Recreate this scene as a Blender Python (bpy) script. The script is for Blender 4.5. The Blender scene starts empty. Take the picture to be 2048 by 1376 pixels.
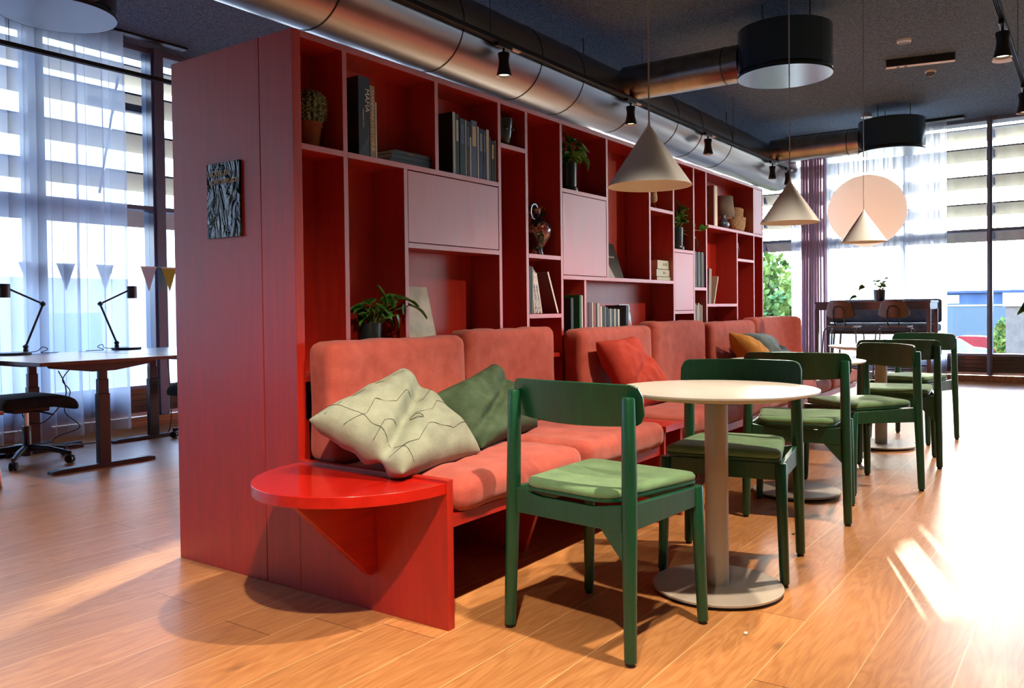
import bpy, bmesh, math, random
from mathutils import Vector, Matrix
random.seed(7)
S = bpy.context.scene
COL = S.collection
PI = math.pi

# ------------------------------------------------------------------ camera
cam_d = bpy.data.cameras.new('camera')
cam = bpy.data.objects.new('camera', cam_d); COL.objects.link(cam)
cam_d.sensor_fit = 'HORIZONTAL'; cam_d.sensor_width = 36.0
cam_d.lens = 1660.06 / 2048 * 36.0
cam_d.shift_y = -35.7 / 2048
cam_d.clip_start = 0.05; cam_d.clip_end = 400
yaw, pit, rol = [math.radians(a) for a in (35.15695, 1.14291, -0.67353)]
fw = Vector((math.cos(yaw) * math.cos(pit), math.sin(yaw) * math.cos(pit), -math.sin(pit)))
r0 = Vector((math.sin(yaw), -math.cos(yaw), 0)); u0 = r0.cross(fw)
rt = math.cos(rol) * r0 + math.sin(rol) * u0
up = -math.sin(rol) * r0 + math.cos(rol) * u0
m = Matrix.Identity(4)
for i in range(3):
    m[i][0] = rt[i]; m[i][1] = up[i]; m[i][2] = -fw[i]
m[0][3], m[1][3], m[2][3] = -2.058, -2.428, 1.04
cam.matrix_world = m
S.camera = cam

# ------------------------------------------------------------------ render look
S.view_settings.view_transform = 'Standard'
S.view_settings.look = 'None'
S.view_settings.gamma = 1.0
S.view_settings.use_curve_mapping = False
S.view_settings.exposure = -0.35
try:
    S.cycles.use_denoising = True
    S.cycles.max_bounces = 8
    S.cycles.diffuse_bounces = 4
    S.cycles.glossy_bounces = 4
    S.cycles.transmission_bounces = 6
    S.cycles.transparent_max_bounces = 16
    S.cycles.caustics_reflective = False
    S.cycles.caustics_refractive = False
    S.cycles.sample_clamp_indirect = 6.0
except Exception:
    pass

# ------------------------------------------------------------------ sky and sun
SUN_AZ, SUN_EL = math.radians(20.4), math.radians(9.3)
sun_dir = Vector((math.cos(SUN_EL) * math.cos(SUN_AZ), math.cos(SUN_EL) * math.sin(SUN_AZ), math.sin(SUN_EL)))
W = bpy.data.worlds.new('sky'); S.world = W; W.use_nodes = True
nt = W.node_tree; nt.nodes.clear()
n_out = nt.nodes.new('ShaderNodeOutputWorld'); n_bg = nt.nodes.new('ShaderNodeBackground')
n_tc = nt.nodes.new('ShaderNodeTexCoord')
n_dot = nt.nodes.new('ShaderNodeVectorMath'); n_dot.operation = 'DOT_PRODUCT'; n_dot.inputs[1].default_value = sun_dir
n_nrm = nt.nodes.new('ShaderNodeVectorMath'); n_nrm.operation = 'NORMALIZE'
n_glow = nt.nodes.new('ShaderNodeMapRange'); n_glow.inputs[1].default_value = 0.86; n_glow.inputs[2].default_value = 1.0
n_glow.inputs[3].default_value = 0.0; n_glow.inputs[4].default_value = 1.0
n_pow = nt.nodes.new('ShaderNodeMath'); n_pow.operation = 'POWER'; n_pow.inputs[1].default_value = 4.0
n_sep = nt.nodes.new('ShaderNodeSeparateXYZ')
n_ramp = nt.nodes.new('ShaderNodeValToRGB')
n_ramp.color_ramp.elements[0].position = 0.0; n_ramp.color_ramp.elements[0].color = (0.80, 0.91, 1.0, 1)
n_ramp.color_ramp.elements[1].position = 0.6; n_ramp.color_ramp.elements[1].color = (0.22, 0.42, 0.90, 1)
n_mix = nt.nodes.new('ShaderNodeMixRGB'); n_mix.blend_type = 'ADD'; n_mix.inputs[0].default_value = 1.0
n_gc = nt.nodes.new('ShaderNodeMixRGB'); n_gc.blend_type = 'MULTIPLY'; n_gc.inputs[0].default_value = 1.0
n_gc.inputs[2].default_value = (14.0, 12.0, 9.5, 1)
L = nt.links.new
L(n_tc.outputs['Generated'], n_nrm.inputs[0]); L(n_nrm.outputs[0], n_dot.inputs[0]); L(n_dot.outputs['Value'], n_glow.inputs[0])
L(n_glow.outputs[0], n_pow.inputs[0]); L(n_nrm.outputs[0], n_sep.inputs[0]); L(n_sep.outputs['Z'], n_ramp.inputs[0])
L(n_pow.outputs[0], n_gc.inputs[1]); L(n_ramp.outputs[0], n_mix.inputs[1]); L(n_gc.outputs[0], n_mix.inputs[2])
L(n_mix.outputs[0], n_bg.inputs[0]); L(n_bg.outputs[0], n_out.inputs[0])
n_bg.inputs[1].default_value = 13.0

sl = bpy.data.lights.new('sun', 'SUN'); sun = bpy.data.objects.new('sun', sl); COL.objects.link(sun)
sl.energy = 30.0; sl.angle = math.radians(0.6); sl.color = (1.0, 0.90, 0.72)
sun.rotation_euler = (-sun_dir).to_track_quat('-Z', 'Y').to_euler()

ZC = 3.52                      # ceiling height
XF, YL, XB, YR = 10.6, 4.8, -8.0, -9.5

def portal(name, loc, sx, sy, direction):
    l = bpy.data.lights.new(name, 'AREA'); l.shape = 'RECTANGLE'; l.size = sx; l.size_y = sy
    l.cycles.is_portal = True
    o = bpy.data.objects.new(name, l); COL.objects.link(o); o.location = loc
    o.rotation_euler = Vector(direction).to_track_quat('-Z', 'Y').to_euler()
portal('far_window_portal', (XF + .12, (YL + YR) / 2, 1.95), 3.1, 14.2, (-1, 0, 0))
portal('left_window_portal', ((XF + XB) / 2, YL + .12, 1.95), 18.4, 3.1, (0, -1, 0))

# ------------------------------------------------------------------ helpers
def tag(o, label=None, cat=None, group=None, kind=None):
    if label: o['label'] = label
    if cat: o['category'] = cat
    if group: o['group'] = group
    if kind: o['kind'] = kind
    return o

def thing(name, label, cat, loc=(0, 0, 0), rz=0.0, group=None):
    o = bpy.data.objects.new(name, None); COL.objects.link(o)
    o.empty_display_size = 0.05
    o.location = loc; o.rotation_euler = (0, 0, rz)
    return tag(o, label, cat, group)

def children_of(o):
    return [c for c in bpy.data.objects if c.parent == o]

def copy_tree(o, parent=None, kids=None):
    if kids is None:
        kids = {}
        for c in bpy.data.objects:
            if c.parent: kids.setdefault(c.parent.name, []).append(c)
    c = o.copy(); COL.objects.link(c)
    if parent is not None:
        c.parent = parent; c.matrix_parent_inverse = o.matrix_parent_inverse.copy()
    for ch in kids.get(o.name, []): copy_tree(ch, c, kids)
    return c

class MB:
    def __init__(s): s.b = bmesh.new(); s.mi = 0
    def _f(s, vs):
        try:
            f = s.b.faces.new(vs); f.material_index = s.mi; return f
        except ValueError: return None
    def box(s, x0, x1, y0, y1, z0, z1):
        v = [s.b.verts.new(p) for p in ((x0,y0,z0),(x1,y0,z0),(x1,y1,z0),(x0,y1,z0),(x0,y0,z1),(x1,y0,z1),(x1,y1,z1),(x0,y1,z1))]
        for q in ((3,2,1,0),(4,5,6,7),(0,1,5,4),(1,2,6,5),(2,3,7,6),(3,0,4,7)): s._f([v[i] for i in q])
        return s
    def hexa(s, pts):
        v = [s.b.verts.new(p) for p in pts]
        for q in ((3,2,1,0),(4,5,6,7),(0,1,5,4),(1,2,6,5),(2,3,7,6),(3,0,4,7)): s._f([v[i] for i in q])
        return s
    def tube(s, pts, r, seg=10, caps=True, sx=1.0):
        pts = [Vector(p) for p in pts]; n = len(pts)
        if not isinstance(r, (list, tuple)): r = [r] * n
        rings = []; ref = None
        for i, p in enumerate(pts):
            d = (pts[min(i+1, n-1)] - pts[max(i-1, 0)])
            if d.length < 1e-9: d = Vector((0, 0, 1))
            d.normalize()
            if ref is None:
                ref = Vector((1, 0, 0)) if abs(d.x) < .9 else Vector((0, 1, 0))
            a = (ref - d * ref.dot(d)).normalized(); ref = a; b2 = d.cross(a)
            rings.append([s.b.verts.new(p + (a * math.cos(2*PI*k/seg) * sx + b2 * math.sin(2*PI*k/seg)) * r[i]) for k in range(seg)])
        for i in range(n - 1):
            for k in range(seg):
                s._f([rings[i][k], rings[i][(k+1) % seg], rings[i+1][(k+1) % seg], rings[i+1][k]])
        if caps:
            s._f(rings[0][::-1]); s._f(rings[-1])
        return s
    def lathe(s, prof, c=(0, 0, 0), seg=32, ax='z', cap0=True, cap1=True, ribs=0, ribamp=0.0):
        rings = []
        for (r, h) in prof:
            R = []
            for k in range(seg):
                a = 2*PI*k/seg
                rr = r * (1 + ribamp * math.cos(ribs * a)) if ribs else r
                x, y = rr*math.cos(a), rr*math.sin(a)
                p = {'z': (x, y, h), 'x': (h, x, y), 'y': (y, h, x)}[ax]
                R.append(s.b.verts.new((c[0]+p[0], c[1]+p[1], c[2]+p[2])))
            rings.append(R)
        for i in range(len(rings)-1):
            for k in range(seg):
                s._f([rings[i][k], rings[i][(k+1) % seg], rings[i+1][(k+1) % seg], rings[i+1][k]])
        if cap0: s._f(rings[0][::-1])
        if cap1: s._f(rings[-1])
        return s
    def prism(s, poly, axis, a, b):
        def P(u, v, w): return {'x': (w, u, v), 'y': (u, w, v), 'z': (u, v, w)}[axis]
        A = [s.b.verts.new(P(u, v, a)) for u, v in poly]; B = [s.b.verts.new(P(u, v, b)) for u, v in poly]
        n = len(poly)
        s._f(A[::-1]); s._f(B)
        for i in range(n): s._f([A[i], A[(i+1) % n], B[(i+1) % n], B[i]])
        return s
    def grid(s, fn, nu, nv, closed_u=False):
        V = [[s.b.verts.new(fn(i/nu, j/nv)) for j in range(nv+1)] for i in range(nu + (0 if closed_u else 1))]
        N = len(V)
        for i in range(nu):
            for j in range(nv):
                s._f([V[i][j], V[(i+1) % N][j], V[(i+1) % N][j+1], V[i][j+1]])
        return s
    def soft(s, x0, x1, y0, y1, z0, z1, r, n=14, puff=0.0, axis='z', wr=0.0, seed=0):
        c = Vector(((x0+x1)/2, (y0+y1)/2, (z0+z1)/2)); h = Vector(((x1-x0)/2, (y1-y0)/2, (z1-z0)/2))
        r = min(r, h.x*.98, h.y*.98, h.z*.98)
        t = bmesh.new(); bmesh.ops.create_cube(t, size=2.0)
        bmesh.ops.subdivide_edges(t, edges=t.edges[:], cuts=n, use_grid_fill=True)
        from mathutils import noise
        mp = {}
        for v in t.verts:
            q = Vector([math.copysign(abs(k) ** 0.75 if abs(k) < 1 else 1, k) for k in v.co])
            p = Vector((q.x*h.x, q.y*h.y, q.z*h.z))
            inn = Vector([max(-(h[i]-r), min(h[i]-r, p[i])) for i in range(3)])
            d = p - inn
            if d.length > 1e-7: p = inn + d.normalized()*r
            ax = 'xyz'.index(axis); o = [i for i in range(3) if i != ax]
            f = (1-min(1, abs(p[o[0]]/h[o[0]]))**2.5)*(1-min(1, abs(p[o[1]]/h[o[1]]))**2.5)
            p[ax] += math.copysign(puff*f*min(1, abs(p[ax])/h[ax]), p[ax])
            if wr:
                w = noise.noise(Vector((p.x*9+seed, p.y*3, p.z*3)))*wr + noise.noise(Vector((p.x*22+seed, p.y*6, p.z*6)))*wr*.5
                p += (d.normalized() if d.length > 1e-7 else Vector((0, 0, 0)))*w
            mp[v] = s.b.verts.new(c+p)
        for f in t.faces: s._f([mp[v] for v in f.verts])
        t.free(); return s
    def build(s, name, mat, parent=None, smooth=False, bevel=0.0, angle=35, solid=0.0, subsurf=0, mats=None):
        bmesh.ops.recalc_face_normals(s.b, faces=s.b.faces[:])
        me = bpy.data.meshes.new(name); s.b.to_mesh(me); s.b.free()
        for mm in (mats or [mat]): me.materials.append(mm)
        o = bpy.data.objects.new(name, me); COL.objects.link(o)
        if parent is not None: o.parent = parent
        if smooth or bevel:
            for p in me.polygons: p.use_smooth = True
            try: me.set_sharp_from_angle(angle=math.radians(angle))
            except Exception: pass
        if solid:
            md = o.modifiers.new('solid', 'SOLIDIFY'); md.thickness = solid; md.offset = 0
        if bevel:
            md = o.modifiers.new('bevel', 'BEVEL'); md.width = bevel; md.segments = 2; md.limit_method = 'ANGLE'; md.angle_limit = math.radians(30)
            md.harden_normals = True
        if subsurf:
            md = o.modifiers.new('sub', 'SUBSURF'); md.levels = subsurf; md.render_levels = subsurf
        return o

def rpoly(pts, rad, seg=6):
    """rounded polygon; rad one value or list"""
    n = len(pts); out = []
    if not isinstance(rad, (list, tuple)): rad = [rad]*n
    for i in range(n):
        p = Vector(pts[i]); a = Vector(pts[i-1]) - p; b = Vector(pts[(i+1) % n]) - p
        r = rad[i]
        if r <= 0: out.append(tuple(p)); continue
        a.normalize(); b.normalize()
        ang = a.angle(b); t = r/math.tan(ang/2)
        c = p + (a+b).normalized() * (r/math.sin(ang/2))
        s0 = p + a*t; s1 = p + b*t
        a0 = math.atan2(s0.y-c.y, s0.x-c.x); a1 = math.atan2(s1.y-c.y, s1.x-c.x)
        d = a1-a0
        while d > PI: d -= 2*PI
        while d < -PI: d += 2*PI
        for k in range(seg+1):
            an = a0 + d*k/seg; out.append((c.x+r*math.cos(an), c.y+r*math.sin(an)))
    return out

def lettering(name, text, size, loc, rot, mat, parent=None, align='CENTER', ext=0.0004, sx=1.0):
    cu = bpy.data.curves.new(name, 'FONT'); cu.body = text; cu.size = size; cu.extrude = ext
    cu.align_x = align; cu.align_y = 'CENTER'; cu.materials.append(mat); cu.resolution_u = 2
    o = bpy.data.objects.new(name, cu); COL.objects.link(o); o.location = loc; o.rotation_euler = rot
    o.scale = (sx, 1, 1)
    bpy.context.view_layer.update()
    me = bpy.data.meshes.new_from_object(o); me.name = name
    o2 = bpy.data.objects.new(name, me); COL.objects.link(o2); o2.location = loc; o2.rotation_euler = rot; o2.scale = (sx, 1, 1)
    bpy.data.objects.remove(o)
    if parent: o2.parent = parent
    return o2

# ------------------------------------------------------------------ materials
def srgb(r, g, b):
    f = lambda c: (c/255/12.92) if c/255 <= .04045 else ((c/255+.055)/1.055)**2.4
    return (f(r), f(g), f(b), 1)

def mat(name, col, rough=.5, metal=0.0, spec=.5, coat=0.0, coat_rough=.1, sheen=0.0, emit=None, estr=0.0, alpha=1.0):
    M = bpy.data.materials.new(name); M.use_nodes = True
    p = M.node_tree.nodes['Principled BSDF']
    p.inputs['Base Color'].default_value = col; p.inputs['Roughness'].default_value = rough
    p.inputs['Metallic'].default_value = metal; p.inputs['Specular IOR Level'].default_value = spec
    p.inputs['Coat Weight'].default_value = coat; p.inputs['Coat Roughness'].default_value = coat_rough
    p.inputs['Sheen Weight'].default_value = sheen
    if emit: p.inputs['Emission Color'].default_value = emit; p.inputs['Emission Strength'].default_value = estr
    return M

def nodes(M): return M.node_tree.nodes, M.node_tree.links.new, M.node_tree.nodes['Principled BSDF']

def vary(M, c1, c2, scale=(1, 1, 1), nscale=5.0, detail=4.0, lo=.35, hi=.65, bump=0.0, bdist=.002, coord='Object', rough=None):
    N, LK, p = nodes(M)
    tc = N.new('ShaderNodeTexCoord'); mp = N.new('ShaderNodeMapping'); mp.inputs['Scale'].default_value = scale
    nz = N.new('ShaderNodeTexNoise'); nz.inputs['Scale'].default_value = nscale; nz.inputs['Detail'].default_value = detail
    rp = N.new('ShaderNodeValToRGB'); rp.color_ramp.elements[0].position = lo; rp.color_ramp.elements[1].position = hi
    rp.color_ramp.elements[0].color = c1; rp.color_ramp.elements[1].color = c2
    LK(tc.outputs[coord], mp.inputs[0]); LK(mp.outputs[0], nz.inputs[0]); LK(nz.outputs[0], rp.inputs[0]); LK(rp.outputs[0], p.inputs['Base Color'])
    if bump:
        b = N.new('ShaderNodeBump'); b.inputs['Strength'].default_value = bump; b.inputs['Distance'].default_value = bdist
        LK(nz.outputs[0], b.inputs['Height']); LK(b.outputs[0], p.inputs['Normal'])
    if rough:
        mr = N.new('ShaderNodeMapRange'); mr.inputs[3].default_value = rough[0]; mr.inputs[4].default_value = rough[1]
        LK(nz.outputs[0], mr.inputs[0]); LK(mr.outputs[0], p.inputs['Roughness'])
    return M

def weave(M, c1, c2, s=420.0, bump=.35):
    N, LK, p = nodes(M)
    tc = N.new('ShaderNodeTexCoord')
    nz = N.new('ShaderNodeTexNoise'); nz.inputs['Scale'].default_value = s; nz.inputs['Detail'].default_value = 2
    n2 = N.new('ShaderNodeTexNoise'); n2.inputs['Scale'].default_value = 14; n2.inputs['Detail'].default_value = 5
    ad = N.new('ShaderNodeMath'); ad.operation = 'ADD'; ml = N.new('ShaderNodeMath'); ml.operation = 'MULTIPLY'; ml.inputs[1].default_value = .5
    rp = N.new('ShaderNodeValToRGB'); rp.color_ramp.elements[0].position = .38; rp.color_ramp.elements[1].position = .62
    rp.color_ramp.elements[0].color = c1; rp.color_ramp.elements[1].color = c2
    b = N.new('ShaderNodeBump'); b.inputs['Strength'].default_value = bump; b.inputs['Distance'].default_value = .001
    b2 = N.new('ShaderNodeBump'); b2.inputs['Strength'].default_value = bump; b2.inputs['Distance'].default_value = .008
    LK(tc.outputs['Object'], nz.inputs[0]); LK(tc.outputs['Object'], n2.inputs[0]); LK(nz.outputs[0], ad.inputs[0]); LK(n2.outputs[0], ad.inputs[1])
    LK(ad.outputs[0], ml.inputs[0]); LK(ml.outputs[0], rp.inputs[0]); LK(rp.outputs[0], p.inputs['Base Color'])
    LK(nz.outputs[0], b.inputs['Height']); LK(n2.outputs[0], b2.inputs['Height']); LK(b2.outputs[0], b.inputs['Normal']); LK(b.outputs[0], p.inputs['Normal'])
    return M

RED = vary(mat('red_stained_wood', srgb(190, 38, 30), .42, spec=.5, coat=.15, coat_rough=.3), srgb(154, 22, 12), srgb(180, 33, 16), (6, 6, .5), 6, 6, .3, .7, .04, .001, rough=(.36, .5))
REDH = vary(mat('red_stained_wood_horizontal', srgb(190, 38, 30), .42, spec=.5, coat=.15, coat_rough=.3), srgb(154, 22, 12), srgb(182, 34, 16), (.5, 6, 6), 6, 6, .3, .7, .04, .001, rough=(.36, .5))
for _m in (RED, REDH):
    _p = _m.node_tree.nodes['Principled BSDF']
    _p.inputs['Specular IOR Level'].default_value = .95
    _p.inputs['Specular Tint'].default_value = (1.0, .68, .58, 1)
REDF, REDFH = RED.copy(), REDH.copy()
for _m in (REDF, REDFH):
    _p = _m.node_tree.nodes['Principled BSDF']
    _p.inputs['Specular Tint'].default_value = (1.0, .80, .72, 1)
    _p.inputs['IOR'].default_value = 1.85
GLOSSRED = vary(mat('red_table_lacquer', srgb(200, 34, 24), .25, coat=.5, coat_rough=.12), srgb(178, 24, 16), srgb(196, 32, 20), (.6, 5, 5), 6, 5, .3, .7)
CORAL = weave(mat('coral_wool', srgb(196, 82, 66), .85, spec=.2, sheen=.25), srgb(158, 70, 60), srgb(186, 92, 80))
GREEN = vary(mat('green_stained_ash', srgb(14, 92, 62), .38, coat=.2, coat_rough=.25), srgb(10, 70, 46), srgb(15, 82, 55), (8, 8, .8), 7, 6, .3, .7, .05, .001)
SEATG = weave(mat('green_wool_seat', srgb(110, 165, 95), .85, spec=.2, sheen=.2), srgb(94, 130, 94), srgb(116, 154, 112))
LINO = vary(mat('beige_linoleum', srgb(214, 196, 172), .32, spec=.5), srgb(188, 186, 182), srgb(200, 198, 194), (1, 1, 1), 3, 4)
TAUPE = mat('taupe_powder_coat', srgb(182, 176, 166), .45, spec=.4)
BLACK = mat('black_metal', srgb(22, 22, 24), .38, spec=.5)
BLACKP = mat('black_plastic', srgb(18, 18, 20), .5)
BLKFAB = weave(mat('black_office_fabric', srgb(20, 24, 28), .9), srgb(14, 17, 20), srgb(28, 32, 36))
WHITE = mat('white_paint', srgb(236, 236, 232), .5)
CHROME = mat('chrome', srgb(200, 200, 205), .15, 1.0)
TERRA = vary(mat('terracotta', srgb(150, 84, 48), .8), srgb(136, 72, 40), srgb(166, 96, 56), nscale=10)
CACT = vary(mat('cactus_green', srgb(70, 88, 62), .8), srgb(48, 66, 46), srgb(120, 134, 104), (1, 1, 1), 90, 2, .45, .6)
LEAF = vary(mat('glossy_leaf', srgb(50, 110, 40), .3, spec=.5), srgb(30, 82, 30), srgb(84, 146, 54), nscale=22)
LEAF.node_tree.nodes['Principled BSDF'].inputs['Subsurface Weight'].default_value = 0.0
STEM = mat('plant_stem', srgb(120, 140, 70), .6)
SOIL = mat('potting_soil', srgb(40, 30, 22), .95)
DPOT = mat('dark_green_glazed_pot', srgb(30, 44, 46), .3, coat=.3)
PAPER = vary(mat('book_pages', srgb(222, 214, 196), .8), srgb(204, 196, 178), srgb(232, 226, 212), (1, 1, 1), 150, 2)
STEEL = mat('galvanised_steel', srgb(196, 198, 200), .24, 1.0)
vary(STEEL, srgb(132, 130, 128), srgb(156, 153, 148), (.1, 5, 5), 1.6, 2, .3, .7, rough=(.27, .33))
CONEM = mat('cone_shade_warm_grey', srgb(208, 214, 216), .5)
CONEIN = mat('cone_shade_inside', srgb(232, 222, 202), .6)
CORD = mat('grey_cord', srgb(140, 140, 136), .6)
DRUM = mat('black_drum_enamel', srgb(26, 48, 64), .22, coat=.3)
DRUMW = mat('pale_drum_plate', srgb(150, 166, 174), .22, .55, spec=.8)
OAKB = vary(mat('oak_board', srgb(150, 96, 56), .4), srgb(128, 78, 44), srgb(172, 112, 66), (.4, 6, 6), 5, 6)
DARKP = mat('dark_window_panel', srgb(26, 28, 36), .16, coat=.5, coat_rough=.08)
FRAMEM = mat('dark_window_frame', srgb(92, 108, 136), .3, spec=.7)
SLAT = vary(mat('beige_louver_slat', srgb(214, 204, 178), .7), srgb(200, 196, 178), srgb(214, 210, 194), (.5, 3, 3), 3, 4)
DESKT = mat('grey_desk_laminate', srgb(176, 172, 170), .3)
DESKE = mat('brown_desk_edge', srgb(84, 62, 50), .5)
GREYF = weave(mat('blue_grey_felt', srgb(74, 84, 100), .9), srgb(62, 72, 88), srgb(88, 98, 114))
STOOLB = vary(mat('dark_brown_shell', srgb(84, 62, 60), .4), srgb(76, 56, 54), srgb(94, 70, 66), nscale=4)

def sheer(name, col, trans=.80, opac=.62):
    M = bpy.data.materials.new(name); M.use_nodes = True
    N = M.node_tree.nodes; LK = M.node_tree.links.new; N.clear()
    o = N.new('ShaderNodeOutputMaterial'); t = N.new('ShaderNodeBsdfTransparent'); d = N.new('ShaderNodeBsdfDiffuse'); tl = N.new('ShaderNodeBsdfTranslucent')
    m1 = N.new('ShaderNodeMixShader'); m2 = N.new('ShaderNodeMixShader')
    t.inputs[0].default_value = (1, 1, 1, 1)
    d.inputs[0].default_value = col; tl.inputs[0].default_value = col
    m1.inputs[0].default_value = trans; m2.inputs[0].default_value = opac
    LK(d.outputs[0], m1.inputs[1]); LK(tl.outputs[0], m1.inputs[2]); LK(t.outputs[0], m2.inputs[1]); LK(m1.outputs[0], m2.inputs[2]); LK(m2.outputs[0], o.inputs[0])
    return M
SHEER = sheer('sheer_blue_white_curtain', srgb(226, 236, 248), opac=.72)
PURP = sheer('mauve_curtain', srgb(176, 160, 184), trans=.42, opac=1.0)
RICE = sheer('rice_paper', srgb(240, 228, 218), trans=.38, opac=1.0)

def glass():
    M = bpy.data.materials.new('window_glass'); M.use_nodes = True
    N = M.node_tree.nodes; LK = M.node_tree.links.new; N.clear()
    o = N.new('ShaderNodeOutputMaterial'); t = N.new('ShaderNodeBsdfTransparent'); g = N.new('ShaderNodeBsdfGlossy'); mx = N.new('ShaderNodeMixShader'); fr = N.new('ShaderNodeFresnel')
    fr.inputs[0].default_value = 1.35; g.inputs['Roughness'].default_value = .02; t.inputs[0].default_value = (.95, .98, 1, 1)
    LK(fr.outputs[0], mx.inputs[0]); LK(t.outputs[0], mx.inputs[1]); LK(g.outputs[0], mx.inputs[2]); LK(mx.outputs[0], o.inputs[0])
    return M
GLASS = glass()

def floor_mat():
    M = mat('oak_plank_floor', srgb(196, 140, 88), .35, spec=.5)
    N, LK, p = nodes(M)
    tc = N.new('ShaderNodeTexCoord'); sp = N.new('ShaderNodeSeparateXYZ'); LK(tc.outputs['Object'], sp.inputs[0])
    def mth(op, a, b=None, c=None):
        n = N.new('ShaderNodeMath'); n.operation = op
        for i, v in enumerate((a, b, c)):
            if v is None: continue
            if isinstance(v, (int, float)): n.inputs[i].default_value = v
            else: LK(v, n.inputs[i])
        return n.outputs[0]
    y = mth('DIVIDE', mth('ADD', sp.outputs['Y'], .021), .232)
    row = mth('FLOOR', y); fy = mth('FRACT', y)
    wn = N.new('ShaderNodeTexWhiteNoise'); wn.noise_dimensions = '1D'; LK(row, wn.inputs['W'])
    x = mth('DIVIDE', mth('ADD', sp.outputs['X'], mth('MULTIPLY', wn.outputs['Value'], 2.1)), 2.1)
    colm = mth('FLOOR', x); fx = mth('FRACT', x)
    cmb = N.new('ShaderNodeCombineXYZ'); LK(row, cmb.inputs[0]); LK(colm, cmb.inputs[1])
    wn2 = N.new('ShaderNodeTexWhiteNoise'); wn2.noise_dimensions = '3D'; LK(cmb.outputs[0], wn2.inputs['Vector'])
    # gaps
    ey = mth('MINIMUM', fy, mth('SUBTRACT', 1.0, fy)); ex = mth('MINIMUM', fx, mth('SUBTRACT', 1.0, fx))
    gy = mth('LESS_THAN', ey, .007); gx = mth('LESS_THAN', ex, .0007); gap = mth('MAXIMUM', gy, gx)
    # grain
    off = N.new('ShaderNodeVectorMath'); off.operation = 'MULTIPLY_ADD'; off.inputs[1].default_value = (13, 7, 5)
    LK(wn2.outputs['Color'], off.inputs[0]); LK(tc.outputs['Object'], off.inputs[2])
    mp = N.new('ShaderNodeMapping'); mp.inputs['Scale'].default_value = (1.1, 7.5, 1); LK(off.outputs[0], mp.inputs[0])
    n1 = N.new('ShaderNodeTexNoise'); n1.inputs['Scale'].default_value = 1.1; n1.inputs['Detail'].default_value = 3; n1.inputs['Distortion'].default_value = .6; LK(mp.outputs[0], n1.inputs[0])
    rings = mth('FRACT', mth('MULTIPLY', n1.outputs[0], 11.0))
    rings = mth('ABSOLUTE', mth('SUBTRACT', rings, .5))
    mp2 = N.new('ShaderNodeMapping'); mp2.inputs['Scale'].default_value = (4, 90, 1); LK(off.outputs[0], mp2.inputs[0])
    n2 = N.new('ShaderNodeTexNoise'); n2.inputs['Scale'].default_value = 1.5; n2.inputs['Detail'].default_value = 4; LK(mp2.outputs[0], n2.inputs[0])
    g = mth('ADD', mth('MULTIPLY', rings, .38), mth('ADD', mth('MULTIPLY', n2.outputs[0], .5), .16))
    rp = N.new('ShaderNodeValToRGB'); e = rp.color_ramp.elements
    e[0].position = .25; e[0].color = srgb(168, 110, 62); e[1].position = .75; e[1].color = srgb(212, 154, 98)
    LK(g, rp.inputs[0])
    # plank tone
    hs = N.new('ShaderNodeHueSaturation'); LK(rp.outputs[0], hs.inputs['Color'])
    LK(mth('ADD', mth('MULTIPLY', wn2.outputs['Value'], .22), .88), hs.inputs['Value'])
    # knots
    mp3 = N.new('ShaderNodeMapping'); mp3.inputs['Scale'].default_value = (1.6, 3.2, 1); LK(off.outputs[0], mp3.inputs[0])
    vo = N.new('ShaderNodeTexVoronoi'); vo.inputs['Scale'].default_value = 1.1; LK(mp3.outputs[0], vo.inputs['Vector'])
    kn = N.new('ShaderNodeMapRange'); kn.inputs[1].default_value = .03; kn.inputs[2].default_value = .10; kn.inputs[3].default_value = .75; kn.inputs[4].default_value = 0
    LK(vo.outputs['Distance'], kn.inputs[0])
    mk = N.new('ShaderNodeMixRGB'); LK(kn.outputs[0], mk.inputs[0]); LK(hs.outputs[0], mk.inputs[1]); mk.inputs[2].default_value = srgb(92, 58, 36)
    mg = N.new('ShaderNodeMixRGB'); LK(gap, mg.inputs[0]); LK(mk.outputs[0], mg.inputs[1]); mg.inputs[2].default_value = srgb(226, 184, 132)
    mg2 = N.new('ShaderNodeMixRGB'); LK(gx, mg2.inputs[0]); LK(mg.outputs[0], mg2.inputs[1]); mg2.inputs[2].default_value = srgb(96, 62, 38)
    LK(mg2.outputs[0], p.inputs['Base Color'])
    mr = N.new('ShaderNodeMapRange'); mr.inputs[3].default_value = .30; mr.inputs[4].default_value = .46; LK(n2.outputs[0], mr.inputs[0]); LK(mr.outputs[0], p.inputs['Roughness'])
    b = N.new('ShaderNodeBump'); b.inputs['Strength'].default_value = .12; b.inputs['Distance'].default_value = .002
    LK(mth('SUBTRACT', n2.outputs[0], mth('MULTIPLY', gap, 1.2)), b.inputs['Height']); LK(b.outputs[0], p.inputs['Normal'])
    return M
FLOOR = floor_mat()

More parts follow.
